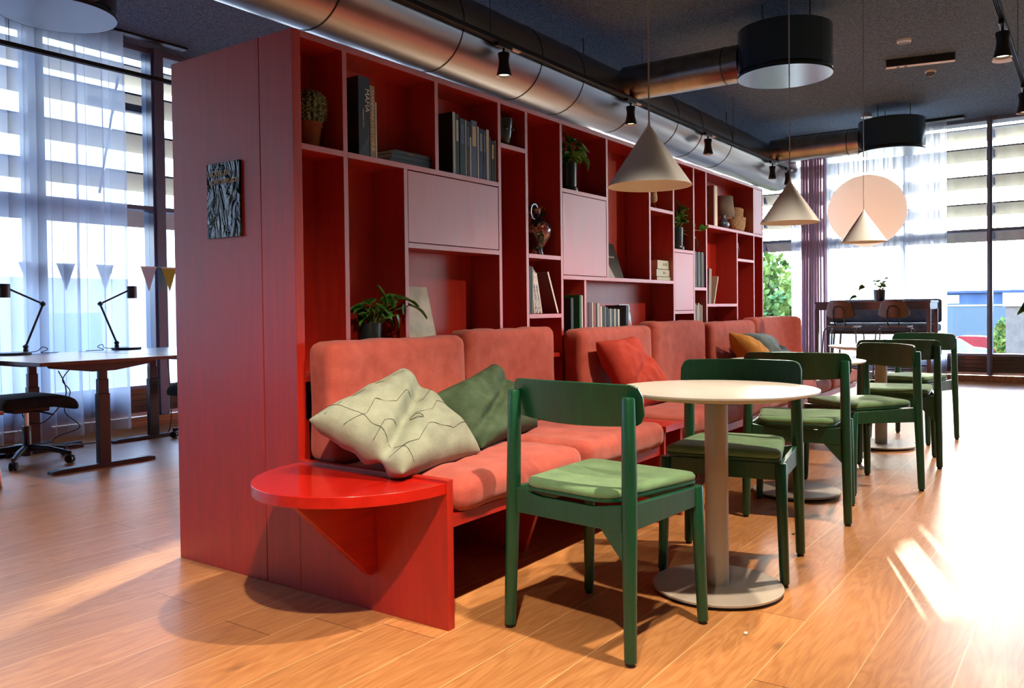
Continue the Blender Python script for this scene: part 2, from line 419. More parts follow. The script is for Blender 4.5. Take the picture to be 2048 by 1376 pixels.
def ceil_mat():
    M = mat('dark_wood_wool_ceiling', srgb(44, 46, 48), .9, spec=.3)
    N, LK, p = nodes(M)
    tc = N.new('ShaderNodeTexCoord')
    nz = N.new('ShaderNodeTexNoise'); nz.inputs['Scale'].default_value = 60; nz.inputs['Detail'].default_value = 5; nz.inputs['Distortion'].default_value = 2.5
    rp = N.new('ShaderNodeValToRGB'); rp.color_ramp.elements[0].position = .42; rp.color_ramp.elements[1].position = .66
    rp.color_ramp.elements[0].color = srgb(56, 78, 104); rp.color_ramp.elements[1].color = srgb(132, 160, 188)
    b = N.new('ShaderNodeBump'); b.inputs['Strength'].default_value = .8; b.inputs['Distance'].default_value = .01
    LK(tc.outputs['Object'], nz.inputs[0]); LK(nz.outputs[0], rp.inputs[0]); LK(rp.outputs[0], p.inputs['Base Color']); LK(nz.outputs[0], b.inputs['Height']); LK(b.outputs[0], p.inputs['Normal'])
    return M
CEIL = ceil_mat()

# ================================================================== THE ROOM
def struct(o, label=None):
    o['kind'] = 'structure'
    if label: o['label'] = label
    return o
struct(MB().box(XB, XF + .25, YR, YL + .25, -.12, 0).build('floor', FLOOR), 'oak plank floor of long boards')
struct(MB().box(XB, XF + .25, YR, YL + .25, ZC, ZC + .2).build('ceiling', CEIL), 'dark fibrous acoustic ceiling')
WALLD = mat('dark_blue_grey_wall', srgb(52, 56, 64), .7)
struct(MB().box(XB - .2, XB, YR - .2, YL + .25, -.12, ZC + .2).build('wall_back', mat('pale_wall', srgb(196, 194, 188), .8)), 'grey wall behind the viewpoint')
struct(MB().box(XB - .2, XF + .3, YR - .2, YR, -.12, ZC + .2).build('wall_right', WALLD), 'grey wall on the right of the room')

def window_wall(idx, label, along, c, a0, a1, mull, mw, outdir, side):
    """framed glazing in the plane 'along' axis; c = plane coordinate; outdir +1 outside is +"""
    def bx(M, u0, u1, d0, d1, z0, z1):
        lo, hi = sorted((c + outdir*d0, c + outdir*d1))
        if along == 'y': M.box(lo, hi, u0, u1, z0, z1)
        else: M.box(u0, u1, lo, hi, z0, z1)
    root = bpy.data.objects.new('window_%d' % idx, None); COL.objects.link(root); struct(root, label)
    f = MB()
    bx(f, a0, a1, .02, .14, ZC - .05, ZC + .0)
    bx(f, a0, a1, .0, .14, 2.005, 2.045)
    bx(f, a0, a1, .0, .16, .345, .378)
    for k, mm in enumerate(mull):
        bx(f, mm - mw/2, mm + mw/2, -.005, .16, .09, ZC)
        bx(f, mm - mw/2 + .02, mm + mw/2 - .02, -.03, -.005, .09, ZC)
    f.build('window_frame', FRAMEM, root, bevel=.004)
    g = MB(); edges = [a0] + list(mull) + [a1]
    for i in range(len(edges)-1):
        u0 = edges[i] + mw/2; u1 = edges[i+1] - mw/2
        gg = MB(); bx(gg, u0, u1, .075, .08, .378, 2.005); bx(gg, u0, u1, .075, .08, 2.045, ZC - .05)
        gg.build('glass_pane', GLASS, root)
    p = MB(); bx(p, a0, a1, .03, .18, .127, .345); p.build('lower_panel', DARKP, root)
    q = MB()
    for z in (.18, .235, .29): bx(q, a0, a1, .024, .031, z, z + .008)
    q.build('panel_groove', BLACKP, root)
    w = MB(); bx(w, a0, a1, .05, .06, .09, .127); w.build('floor_grille', WHITE, root)
    b = MB(); bx(b, a0, a1, -.02, .18, 0, .085)
    b.build('sill_board', OAKB, root, bevel=.003)
    hd = MB(); bx(hd, a0, a1, .14, .3, ZC - .05, ZC + .2); hd.build('head_board', FRAMEM, root)
    return root
window_wall(1, 'tall window wall at the far end of the room', 'y', XF, YR, YL + .2, [-1.268 + i * 1.058 for i in range(-7, 6)], .062, 1, 'far')
lm = [2.455 + 1.10 * k for k in range(-10, 8)]
window_wall(2, 'tall window wall behind the desks on the left', 'x', YL, XB, XF, [v for v in lm if XB + .1 < v < XF - .1], .13, 1, 'left')

# outside ground
GROUND = vary(mat('pale_asphalt', srgb(150, 150, 148), 1.0, spec=.1), srgb(58, 60, 64), srgb(76, 76, 78), nscale=1)
tag(MB().box(-60, 200, -90, 120, -2.4, -2.1).build('ground', GROUND), kind='structure')

# sun louvers outside
lz = [3.385, 3.115, 2.73, 2.345, 1.985]
for i, z in enumerate(lz):
    names = ['topmost', 'second from the top', 'middle', 'second from the bottom', 'lowest']
    SEC = [(-.085, .075), (.075, -.075), (.090, -.060), (-.070, .090)]
    t = thing('sun_louver', 'long beige sun louver outside the far window wall, %s of five' % names[i], 'louver', (XF + .6, 0, z), group='sun louvers outside the far windows')
    M = MB(); P_ = [(x_, z_) for x_, z_ in SEC]
    A_ = [M.b.verts.new((x_, YR - .3, z_)) for x_, z_ in P_]; B_ = [M.b.verts.new((x_, 4.9, z_)) for x_, z_ in P_]
    M._f(A_); M._f(B_[::-1])
    for q in range(4): M._f([A_[q], A_[(q+1) % 4], B_[(q+1) % 4], B_[q]])
    M.build('slat', SLAT, t, bevel=.002)
    MB().box(-.085, -.060, YR - .3, 4.9, .078, .095).build('top_edge', BLACK, t)
    B = MB()
    for k in range(-7, 6): B.box(-.06, .09, -1.268 + k*1.058 - .012, -1.268 + k*1.058 + .012, -.05, .07)
    B.build('bracket', FRAMEM, t)
    t = thing('sun_louver', 'long beige sun louver outside the left window wall, %s of five' % names[i], 'louver', (1.3, YL + .6, z), group='sun louvers outside the left windows')
    M = MB(); A_ = [M.b.verts.new((-9.2, y_, z_)) for y_, z_ in P_]; B_ = [M.b.verts.new((9.6, y_, z_)) for y_, z_ in P_]
    M._f(A_); M._f(B_[::-1])
    for q in range(4): M._f([A_[q], A_[(q+1) % 4], B_[(q+1) % 4], B_[q]])
    M.build('slat', SLAT, t, bevel=.002)
    MB().box(-9.2, 9.6, -.085, -.060, .078, .095).build('top_edge', BLACK, t)
    if i == 0:
        MB().tube([(1.06, -.10, -.05), (.83, -.14, -1.2)], .014).build('brace_rod', FRAMEM, t, smooth=True)
        MB().box(.65, 1.2, -.30, -.24, -.41, -.34).build('brace_strut', BLACK, t)

# ------------------------------------------------------------------ curtains
def curtain(label, along, c, a0, a1, m_, folds, amp, z0, z1, seed):
    rnd = random.Random(seed)
    ph = [rnd.uniform(0, 6.28) for _ in range(4)]
    N = int(folds * 14)
    def fn(u, v):
        s = a0 + (a1 - a0) * u; z = z0 + (z1 - z0) * v
        k = u * folds * 2 * PI
        d = amp * (math.sin(k + .6*math.sin(k*.37 + ph[0])) * (.6 + .4*math.sin(k*.21 + ph[1])) + .35*math.sin(k*1.9 + ph[2]))
        d *= 1 - .25 * v; d += .012*math.sin(z*1.7 + ph[3] + u*5)
        s2 = s + .35*amp*math.sin(k*2 + ph[1])
        return (c + d, s2, z) if along == 'y' else (s2, c + d, z)
    o = MB().grid(fn, N, 10).build('curtain', m_, smooth=True, angle=180)
    return tag(o, label, 'curtain')
curtain('sheer pale blue floor-length curtain behind the desks', 'x', 4.56, -7.5, 2.0, SHEER, 46, .055, .03, 3.5, 1)
curtain('thick mauve curtain gathered beside the far window gap', 'y', 10.32, .745, 1.10, PURP, 9, .045, .02, 3.5, 2)
curtain('narrow sheer white curtain edge left of the mauve curtain', 'y', 10.34, 1.11, 1.24, SHEER, 3, .03, .02, 3.5, 3)
curtain('sheer white curtain behind the high table and paper lantern', 'y', 10.36, -.80, .74, SHEER, 12, .045, .02, 3.48, 4)
tr = thing('curtain_track', 'dark curtain track along the ceiling above the far curtains', 'curtain track')
MB().box(10.28, 10.42, -1.0, 1.3, ZC - .035, ZC).build('rail', BLACK, tr)
tr = thing('curtain_track', 'dark curtain track along the ceiling above the left curtain', 'curtain track')
MB().box(-7.6, 2.6, 4.52, 4.60, ZC - .02, ZC).build('rail', BLACK, tr)

# ================================================================== BOOKCASE
bk = thing('bookcase', 'long red-stained open bookcase dividing the room, filled with books and pots', 'bookcase')
D = .19; T = .024; HT = 2.09
MB().box(0, .040, 0, D, 0, HT).build('end_panel', RED, bk, bevel=.0015)
MB().box(5.26, 5.285, 0, D, 0, HT).build('end_panel', RED, bk, bevel=.0015)
MB().box(.04, 5.26, D - .012, D, 0, HT).build('back_panel', RED, bk)
MB().box(.04, 5.26, .0, D, HT - .024, HT).build('top_board', REDFH, bk, bevel=.0015)
MB().box(0, 5.285, D + .003, .765, 0, HT).build('rear_cabinet', RED, bk, bevel=.002)
vert = [(.249, 0, HT), (.597, 0, 1.65), (.807, 1.672, HT), (1.287, 0, HT), (1.526, 0, HT), (1.868, 0, HT), (2.122, 0, 1.205), (2.396, 1.229, HT),
        (2.984, 1.229, HT), (3.364, 0, HT), (3.722, 0, HT), (3.962, 0, HT), (4.622, 0, 1.65), (5.032, 0, HT)]
for x, z0, z1 in vert:
    MB().box(x, x + T, .0, D - .012, z0, min(z1, HT - .024)).build('divider', REDF, bk, bevel=.0012)
hor = [(.04, .249, 1.673), (.273, 1.287, 1.673), (.621, 1.287, 1.335), (1.311, 1.526, 1.873), (1.55, 1.868, 1.333), (1.55, 1.868, 1.015), (1.892, 2.396, 1.714),
       (1.892, 3.364, 1.229), (3.008, 3.364, 1.714), (3.388, 3.722, 1.456), (3.388, 3.722, 1.018), (3.746, 3.962, 1.190), (3.986, 5.032, 1.674),
       (3.986, 4.622, 1.067), (4.646, 5.032, 1.442), (5.056, 5.26, 1.674),
       (.04, .249, .80), (.273, .597, .80), (.621, 1.287, .80), (1.311, 1.526, .80), (1.55, 1.868, .80), (1.892, 2.122, .80), (2.146, 3.364, .80), (3.388, 3.722, .80), (3.746, 3.962, .80), (3.986, 4.622, .80)]
for x0, x1, zt in hor:
    MB().box(x0, x1, .0, D - .012, zt - .023, zt).build('shelf', REDFH, bk, bevel=.0012)
for x0, x1, z0, z1 in ((.624, 1.284, 1.338, 1.646), (1.895, 2.393, 1.232, 1.688), (3.391, 3.719, 1.021, 1.430), (5.059, 5.257, 1.677, 2.063)):
    MB().box(x0, x1, .001, .018, z0, z1).build('cupboard_door', REDF, bk, bevel=.001)

# poster on the end panel
FOIL = mat('crumpled_foil_print', srgb(30, 52, 48), .16, spec=.55, coat=.0, coat_rough=.06)
def foil():
    N, LK, p = nodes(FOIL)
    tc = N.new('ShaderNodeTexCoord'); nz = N.new('ShaderNodeTexNoise'); nz.inputs['Scale'].default_value = 11; nz.inputs['Detail'].default_value = 3; nz.inputs['Distortion'].default_value = 1.2
    mp = N.new('ShaderNodeMapping'); mp.inputs['Scale'].default_value = (1, 1.6, .8)
    b = N.new('ShaderNodeBump'); b.inputs['Strength'].default_value = 1.0; b.inputs['Distance'].default_value = .05
    rp = N.new('ShaderNodeValToRGB'); rp.color_ramp.elements[0].color = srgb(8, 18, 18); rp.color_ramp.elements[1].color = srgb(44, 72, 62); rp.color_ramp.elements[0].position = .4; rp.color_ramp.elements[1].position = .7
    LK(tc.outputs['Object'], mp.inputs[0]); LK(mp.outputs[0], nz.inputs[0]); LK(nz.outputs[0], b.inputs['Height']); LK(b.outputs[0], p.inputs['Coat Normal']); LK(b.outputs[0], p.inputs['Normal'])
    LK(nz.outputs[0], rp.inputs[0]); LK(rp.outputs[0], p.inputs['Base Color'])
foil()
GOLD = mat('pale_gold_print', srgb(238, 230, 190), .6)
po = thing('booking_sign', 'small dark green foil-wrapped sign with gold lettering on the red end panel', 'sign', (0, .41, 1.34))
MB().box(-.012, -.0005, -.105, .105, 0, .298).build('board', FOIL, po, bevel=.001)
lettering('title_lettering', 'BOOK EN', .030, (-.0128, .085, .255), (PI/2, 0, -PI/2), GOLD, po, 'LEFT')
lettering('title_lettering', 'KONTORPLADS', .026, (-.0128, .088, .222), (PI/2, 0, -PI/2), GOLD, po, 'LEFT')

# ================================================================== SOFAS
def sofa(name, label, x0, x1, split, side, legs, wing=False, seed=0):
    t = thing(name, label, 'sofa', (x0, 0, 0))
    w = x1 - x0; sp = split - x0; s0 = .03 if side else 0
    fr = MB(); fr.box(s0, w, -.715, -.693, .332, .374); fr.box(s0, w, -.693, -.005, .345, .374)
    fr.build('seat_frame', REDH, t, bevel=.0015)
    for lx in legs:
        L_ = lx - x0
        MB().prism([(-.006, 0), (-.43, 0), (-.56, .345), (-.006, .345)], 'x', L_, L_ + .024).build('leg_panel', REDH, t, bevel=.0015)
    if side:
        MB().box(0, .03, -.715, -.001, 0, .490).build('side_panel', RED, t, bevel=.0015)
        el = [( -.405*math.sin(a), -.355 - .354*math.cos(a)) for a in [PI*i/40 for i in range(41)]]
        MB().prism(el, 'z', .445, .481).build('half_round_table', GLOSSRED, t, bevel=.002)
        MB().prism(rpoly([(-.0, .445), (-.36, .445), (-.0, .105)], [0, 0, .02]), 'y', -.392, -.362).build('bracket', REDH, t, bevel=.0015)
    cuts = [(s0 + .005, sp), (sp + .005, w)]
    for i, (a, b) in enumerate(cuts):
        MB().soft(a, b, -.75, -.15, .374, .487 + .008*i, .05, n=16, puff=.012, wr=.011, seed=seed + i).build('seat_cushion', CORAL, t, smooth=True, angle=180)
        M = MB().soft(a, b - (.02 if i and not wing else 0), -.145, -.01, .478 if not i else .482, .93 + .02*i, .042, n=16, puff=.008, axis='y', wr=.008, seed=seed + 5 + i)
        for v in M.b.verts: v.co.y -= .05 * max(0, (.7 - v.co.z)) / .3 * (1 if v.co.y < -.08 else .0)
        if wing and i:
            for v in M.b.verts:
                k = max(0, (v.co.x - (b - .34)) / .34); v.co.y -= .13 * k * k
        M.build('back_cushion', CORAL, t, smooth=True, angle=180)
    return t
sofa('sofa_bench', 'coral sofa bench with a red half-round side table at its near end', 0, 1.60, .838, True, (.845, 1.56), seed=1)
sofa('sofa_bench', 'coral sofa bench in the middle of the row, holding one rust-red pillow', 1.84, 3.64, 2.74, False, (1.86, 2.72, 3.60), seed=9)
sofa('sofa_bench', 'coral sofa bench at the far end of the row, nearest the windows', 3.70, 5.56, 4.66, False, (3.72, 4.64, 5.2), wing=True, seed=17)
t = thing('side_table', 'small red box side table between the near and middle sofa benches', 'side table', (1.61, 0, 0))
MB().box(0, .215, -.74, -.005, .440, .470).build('table_top', GLOSSRED, t, bevel=.0015)
MB().box(.192, .215, -.73, -.005, 0, .440).build('side_panel', REDH, t, bevel=.0015)
MB().box(0, .022, -.73, -.005, 0, .440).build('side_panel', REDH, t, bevel=.0015)

# throw pillows
from mathutils import noise as mnoise
def pillow(label, m_, c, thick, seed, fold=0.0, lines=False):
    c = [Vector(p) for p in c]
    org = sum(c, Vector())/4; nrm = (c[2]-c[0]).cross(c[3]-c[1]).normalized()
    t = thing('throw_pillow', label, 'pillow', org, group=None)
    N = 30
    def f(sg):
        def fn(u, v):
            # pinch corners: edges bow inwards
            bu = .045*math.sin(PI*u); bv = .045*math.sin(PI*v)
            uu = u + (0.5-u)*2*bv*.6; vv = v + (0.5-v)*2*bu*.6
            p = (c[0]*(1-uu)*(1-vv) + c[1]*uu*(1-vv) + c[2]*uu*vv + c[3]*(1-uu)*vv) - org
            h = max(0, (1-(2*u-1)**4)*(1-(2*v-1)**4)) ** .55
            w = mnoise.noise(Vector((u*3.2+seed, v*3.2, seed*.7)))*.7 + mnoise.noise(Vector((u*7+seed, v*5+u*3, 3)))*.4
            rid = 1 - abs(mnoise.noise(Vector((u*4+seed*2, v*4+u*2, 9))))*1.6
            th = thick*h*(1 + .30*w) + .020*h*rid
            if fold: 
                dd = (u + v*.55 - .78)/.07; th -= fold*h*math.exp(-dd*dd)
            return p + nrm*th*sg
        return fn
    M = MB(); M.grid(f(1), N, N); M.grid(f(-1), N, N)
    bmesh.ops.remove_doubles(M.b, verts=M.b.verts[:], dist=.0012)
    M.build('cover', m_, t, smooth=True, angle=180, subsurf=1)
    if lines:
        fn = f(1); S_ = MB()
        ln = [[(.10, .04), (.10, .96)], [(.30, .03), (.36, .16), (.28, .30), (.40, .42), (.33, .60), (.44, .74), (.36, .97)], [(.60, .03), (.52, .18), (.62, .34), (.50, .5), (.60, .66), (.52, .82), (.58, .97)], [(.80, .03), (.84, .25), (.74, .45), (.84, .68), (.78, .97)], [(.03, .12), (.3, .14), (.6, .10), (.97, .12)]]
        for l in ln:
            pts = []
            for a, b in zip(l, l[1:]):
                for k in range(8): pts.append((a[0]+(b[0]-a[0])*k/8, a[1]+(b[1]-a[1])*k/8))
            pts.append(l[-1])
            S_.tube([fn(*q) + nrm*.0006 for q in pts], .0009, 5)
        cx, cy = .62, .45
        S_.tube([fn(cx+.04*math.cos(a), cy+.05*math.sin(a)) + nrm*.001 for a in [2*PI*i/24 for i in range(25)]], .0013, 5)
        S_.build('embroidery', mat('dark_olive_thread', srgb(70, 74, 56), .8), t, smooth=True)
    return t
P1 = weave(mat('sage_linen', srgb(166, 170, 140), .85, spec=.2), srgb(132, 142, 128), srgb(156, 165, 150), 380)
P2 = weave(mat('dark_green_linen', srgb(62, 82, 62), .85, spec=.2), srgb(52, 72, 54), srgb(76, 96, 74), 380)
P3 = weave(mat('rust_linen', srgb(172, 62, 50), .85, spec=.2), srgb(158, 54, 44), srgb(188, 74, 60), 380)
P4 = weave(mat('mustard_linen', srgb(186, 130, 62), .85, spec=.2), srgb(174, 120, 54), srgb(198, 142, 70), 380)
P5 = weave(mat('slate_linen', srgb(96, 116, 126), .85, spec=.2), srgb(84, 104, 114), srgb(116, 136, 146), 380)
pillow('crumpled sage green throw pillow with dark line stitching on the near sofa', P1, [(-.17, -.24, .675), (-.085, -.60, .51), (.435, -.53, .50), (.34, -.21, .82)], .085, 1.3, .05, True)
pillow('dark green throw pillow leaning behind the sage one', P2, [(.43, -.27, .70), (.47, -.50, .505), (1.08, -.36, .50), (.95, -.20, .80)], .075, 4.1, .04)
pillow('rust-red throw pillow standing on the middle sofa', P3, [(1.89, -.20, .865), (1.97, -.38, .47), (2.42, -.42, .50), (2.32, -.20, .88)], .07, 7.7, .03)
pillow('mustard brown throw pillow on the far sofa', P4, [(3.80, -.23, .86), (3.83, -.52, .50), (4.32, -.46, .50), (4.25, -.23, .74)], .08, 2.2)
pillow('slate grey throw pillow on the far sofa beside the mustard one', P5, [(4.02, -.24, .84), (4.3, -.52, .50), (4.86, -.42, .50), (4.58, -.22, .78)], .09, 5.9, .03)

# ================================================================== CHAIRS
def make_chair():
    t = thing('dining_chair', 'x', 'chair')
    for sy in (1, -1):
        l = MB().tube([(-.215, .235*sy, .012), (-.208, .230*sy, .25), (-.200, .226*sy, .46), (-.197, .224*sy, .62), (-.196, .222*sy, .772), (-.196, .222*sy, .779)], [.0185, .0215, .0235, .0225, .021, .0185], 16)
        o = l.build('leg', GREEN, t, smooth=True, angle=50)
        MB().lathe([(.0135, 0), (.0135, .013)], (-.215, .235*sy, 0), 12).build('foot_glide', BLACKP, o)
        l = MB().tube([(.215, .232*sy, .012), (.209, .224*sy, .25), (.202, .218*sy, .452), (.202, .218*sy, .456)], [.0175, .020, .0225, .020], 16)
        o = l.build('leg', GREEN, t, smooth=True, angle=50)
        MB().lathe([(.0135, 0), (.0135, .013)], (.215, .232*sy, 0), 12).build('foot_glide', BLACKP, o)
    a = MB()
    a.prism([(-.20, .385), (.19, .392), (.19, .456), (.05, .458), (-.20, .464)], 'y', -.228, -.210)
    a.prism([(-.20, .385), (.19, .392), (.19, .456), (.05, .458), (-.20, .464)], 'y', .210, .228)
    a.prism([(-.205, .382), (.205, .382), (.205, .462), (.1, .446), (-.1, .446), (-.205, .462)], 'x', -.212, -.194)
    a.prism([(-.205, .392), (.205, .392), (.205, .456), (-.205, .456)], 'x', .188, .206)
    a.prism([(-.212, .386), (-.212, .29), (-.125, .386)], 'x', -.211, -.196)
    a.build('seat_rail', GREEN, t, bevel=.002)
    poly = rpoly([(-.222, -.175), (.222, -.222), (.222, .222), (-.222, .175)], [.07, .035, .035, .07])
    def dish(M, d):
        for v in M.b.verts: v.co.z -= d*max(0, 1-(v.co.y/.2)**2)*max(0, 1-(v.co.x/.23)**2)
        return M
    M = MB(); M.prism(poly, 'z', .463, .473); M.build('seat_board', GREEN, t, bevel=.002)
    # upholstered pad
    M = MB(); N_ = 9
    rings = []
    prof = [(0.985, .473), (1.0, .479), (1.0, .488), (.975, .497), (.90, .501), (.6, .498), (.3, .496)]
    for s_, z_ in prof: rings.append([M.b.verts.new((x*s_, y*s_, z_)) for x, y in poly])
    for i in range(len(rings)-1):
        for k in range(len(poly)): M._f([rings[i][k], rings[i][(k+1) % len(poly)], rings[i+1][(k+1) % len(poly)], rings[i+1][k]])
    M._f(rings[0][::-1]); M._f(rings[-1])
    M.build('seat_pad', SEATG, t, smooth=True, angle=180)
    # curved back rest
    nb = 44; M = MB()
    V = []
    for i in range(nb+1):
        y = -.252 + .504*i/nb
        e = min(i, nb-i)/nb*.504; r = .035
        cut = r - math.sqrt(max(0, r*r-(r-e)**2)) if e < r else 0
        zl = .683 + .010*(y/.25)**2 + cut*.95; zh = .818 - .004*(y/.25)**2 - cut
        xb = -.207 + .72*y*y
        lean = lambda z: -(z-.75)*.16
        dn = Vector((1, -1.5*y, 0)).normalized()
        row = []
        for z, off in ((zl, 0), (zh, 0), (zh, 1), (zl, 1)):
            p = Vector((xb + lean(z), y, z)) + dn*(.014*off)
            row.append(M.b.verts.new(p))
        V.append(row)
    for i in range(nb):
        for k in range(4): M._f([V[i][k], V[i][(k+1) % 4], V[i+1][(k+1) % 4], V[i+1][k]])
    M._f(V[0]); M._f(V[-1][::-1])
    M.build('backrest', GREEN, t, bevel=.003)
    return t
chairs = [((.114, -1.09), (.544, -1.14), 'green wooden dining chair nearest the camera, its back turned to it'),
          ((1.41, -1.188), (.98, -1.256), 'green wooden dining chair on the far side of the nearest round table'),
          ((1.991, -1.24), (2.43, -1.16), 'green wooden dining chair with its back to the nearest table, at the second table'),
          ((3.186, -1.455), (2.866, -1.17), 'green wooden dining chair angled on the far side of the second table'),
          ((3.72, -1.39), (4.16, -1.30), 'green wooden dining chair on the near side of the third table'),
          ((5.20, -1.33), (4.78, -1.19), 'green wooden dining chair farthest along the row, beyond the third table')]
c0 = make_chair()
for i, (b, f, lab) in enumerate(chairs):
    o = c0 if i == 0 else copy_tree(c0)
    o.location = ((b[0]+f[0])/2, (b[1]+f[1])/2, 0); o.rotation_euler = (0, 0, math.atan2(f[1]-b[1], f[0]-b[0]))
    tag(o, lab, 'chair', 'green dining chairs at the round tables')

# ================================================================== ROUND TABLES
def make_table():
    t = thing('pedestal_table', 'x', 'table')
    MB().lathe([(.29, .716), (.353, .731), (.362, .736), (.362, .742)], seg=72).build('table_top', LINO, t, smooth=True, angle=20)
    MB().lathe([(.042, .022), (.042, .712)], seg=32).build('column', TAUPE, t, smooth=True)
    MB().lathe([(.16, .700), (.16, .716)], seg=32).build('mounting_plate', BLACK, t, smooth=True)
    MB().lathe([(.226, .011), (.236, .013), (.236, .020), (.232, .022)], seg=64).build('base_plate', TAUPE, t, smooth=True, angle=20)
    MB().lathe([(.222, 0), (.222, .011)], seg=48).build('base_pad', BLACKP, t, smooth=True)
    return t
t0 = make_table()
for i, (x, y, lab) in enumerate(((.862, -1.285, 'beige round pedestal table nearest the camera, between two green chairs'), (2.62, -1.06, 'beige round pedestal table, second in the row'), (4.50, -1.13, 'beige round pedestal table, third and farthest in the row'))):
    o = t0 if i == 0 else copy_tree(t0)
    o.location = (x, y, 0); tag(o, lab, 'table', 'round pedestal tables along the sofas')

# ================================================================== CONE PENDANTS
def make_cone():
    t = thing('cone_pendant_lamp', 'x', 'pendant lamp')
    s = MB(); s.lathe([(.164, 0), (.006, .235), (.006, .245)], seg=64, cap0=False, cap1=True)
    sh = s.build('lamp_shade', CONEM, t, smooth=True, angle=60)
    s = MB(); s.lathe([(.160, .001), (.158, .004), (.006, .228)], seg=64, cap0=False, cap1=True); s.build('shade_lining', CONEIN, t, smooth=True, angle=60)
    MB().lathe([(.164, 0), (.160, .001)], seg=64, cap0=False, cap1=False).build('rim', CONEIN, t)
    MB().tube([(0, 0, .24), (0, 0, ZC - 1.515)], .0035, 8).build('cord', CORD, t, smooth=True)
    MB().lathe([(.045, ZC - 1.515 - .03), (.05, ZC - 1.515)], seg=24).build('ceiling_rose', BLACK, t, smooth=True)
    MB().lathe([(.02, .10), (.032, .12), (.032, .15), (.015, .19)], seg=16).build('bulb', WHITE, t, smooth=True)
    return t
c0 = make_cone()
for i, (x, lab) in enumerate(((.913, 'grey cone pendant lamp hanging over the nearest round table, largest in view'), (2.73, 'grey cone pendant lamp in the middle of three, against the bright window'), (4.566, 'grey cone pendant lamp hanging in front of the paper lantern'))):
    o = c0 if i == 0 else copy_tree(c0)
    o.location = (x, -1.0, 1.515); tag(o, lab, 'pendant lamp', 'cone pendant lamps over the tables')

# paper lantern
t = thing('paper_lantern', 'large round white rice paper lantern hanging at the far end', 'lantern', (9.442, .013, 2.27))
prof = []; n = 60
for i in range(n+1):
    a = -PI/2 + PI*(i/n); r = .475*math.cos(a); z = .475*math.sin(a)*.97
    prof.append((max(.06, r*(1 + (.012 if i % 2 else -.008))), z))
MB().lathe(prof, seg=64, cap0=False, cap1=False).build('paper_shade', RICE, t, smooth=True, angle=180)
MB().tube([(0, 0, .46), (0, 0, ZC-2.27)], .004, 8).build('cord', CORD, t, smooth=True)
MB().lathe([(.07, ZC-2.27-.045), (.07, ZC-2.27)], seg=24).build('ceiling_rose', WHITE, t, smooth=True)
bl = bpy.data.lights.new('lantern_bulb', 'POINT'); bl.energy = 11; bl.color = (1, .80, .68); bl.shadow_soft_size = .08
bo = bpy.data.objects.new('lantern_bulb', bl); COL.objects.link(bo); bo.parent = t; bo.location = (0, 0, -.05)

# ================================================================== DUCTS
dt = thing('ventilation_duct', 'large galvanised round ventilation duct running above the bookcase', 'duct')
MB().lathe([(.297, -7.9), (.297, 10.22)], (0, 1.424, 3.032), 72, ax='x').build('pipe', STEEL, dt, smooth=True)
for x in (.30, 1.36, 2.46, 3.45, 4.10, 5.05, 6.05, 6.7, 7.6):
    MB().lathe([(.2985, x - .006), (.3015, x - .003), (.3015, x + .003), (.2985, x + .006)], (0, 1.424, 3.032), 72, ax='x', cap0=False, cap1=False).build('joint_band', BLACK, dt, smooth=True)
for x in (1.2, 4.6, 8.2):
    MB().tube([(x, 1.424, 3.32), (x, 1.424, ZC)], .005, 8).build('hanger', BLACK, dt)
def drum(label, x, y, r, branch):
    t = thing('air_diffuser_drum', label, 'air diffuser', (x, y, 2.95), group='black ventilation drums under the ceiling')
    MB().lathe([(r, .045), (r, .385), (r - .01, .39)], seg=72).build('drum_body', DRUM, t, smooth=True, angle=40)
    MB().lathe([(r*.9, .02), (r*.9, .05)], seg=72).build('air_slot', BLACKP, t, smooth=True, angle=40)
    MB().lathe([(r + .004, .0), (r + .004, .018), (r - .004, .02)], seg=72, cap0=False).build('lower_rim', DRUM, t, smooth=True, angle=40)
    MB().lathe([(r, .0005), (r, .004)], seg=72).build('base_plate', DRUMW, t, smooth=True, angle=40)
    for a in (.5, 2.6, 4.5):
        MB().tube([(r*.6*math.cos(a), r*.6*math.sin(a), .38), (r*.6*math.cos(a), r*.6*math.sin(a), ZC - 2.95)], .005, 8).build('hanger', BLACK, t)
    if branch:
        b = thing('branch_duct', 'galvanised branch duct leading to the %s' % branch, 'duct', (x, 0, 3.13), group='branch ducts to the ventilation drums')
        y0, y1 = sorted((y + (r - .02 if y < 1.4 else -r + .02), 1.424 + (-.26 if y < 1.4 else .26)))
        MB().lathe([(.158, y0), (.158, y1)], seg=48, ax='y').build('pipe', STEEL, b, smooth=True)
        ye = y + (r + .12 if y < 1.4 else -r - .12)
        MB().lathe([(.160, ye - .005), (.1625, ye), (.160, ye + .005)], seg=48, ax='y', cap0=False, cap1=False).build('joint_band', BLACK, b, smooth=True)
drum('large black ventilation drum with pale underside above the second table', 4.95, -.30, .378, 'nearer drum')
drum('black ventilation drum near the far windows, before the curtain', 9.2, -.33, .385, 'farther drum')
drum('black ventilation drum above the desks at top left', .65, 3.0, .345, None)
MB_ = MB().tube([(.65, 2.67, 3.13), (.65, 1.70, 3.13)], .158, 48); b = thing('branch_duct', 'galvanised branch duct leading to the drum above the desks', 'duct', (0, 0, 0), group='branch ducts to the ventilation drums'); MB_.build('pipe', STEEL, b, smooth=True)

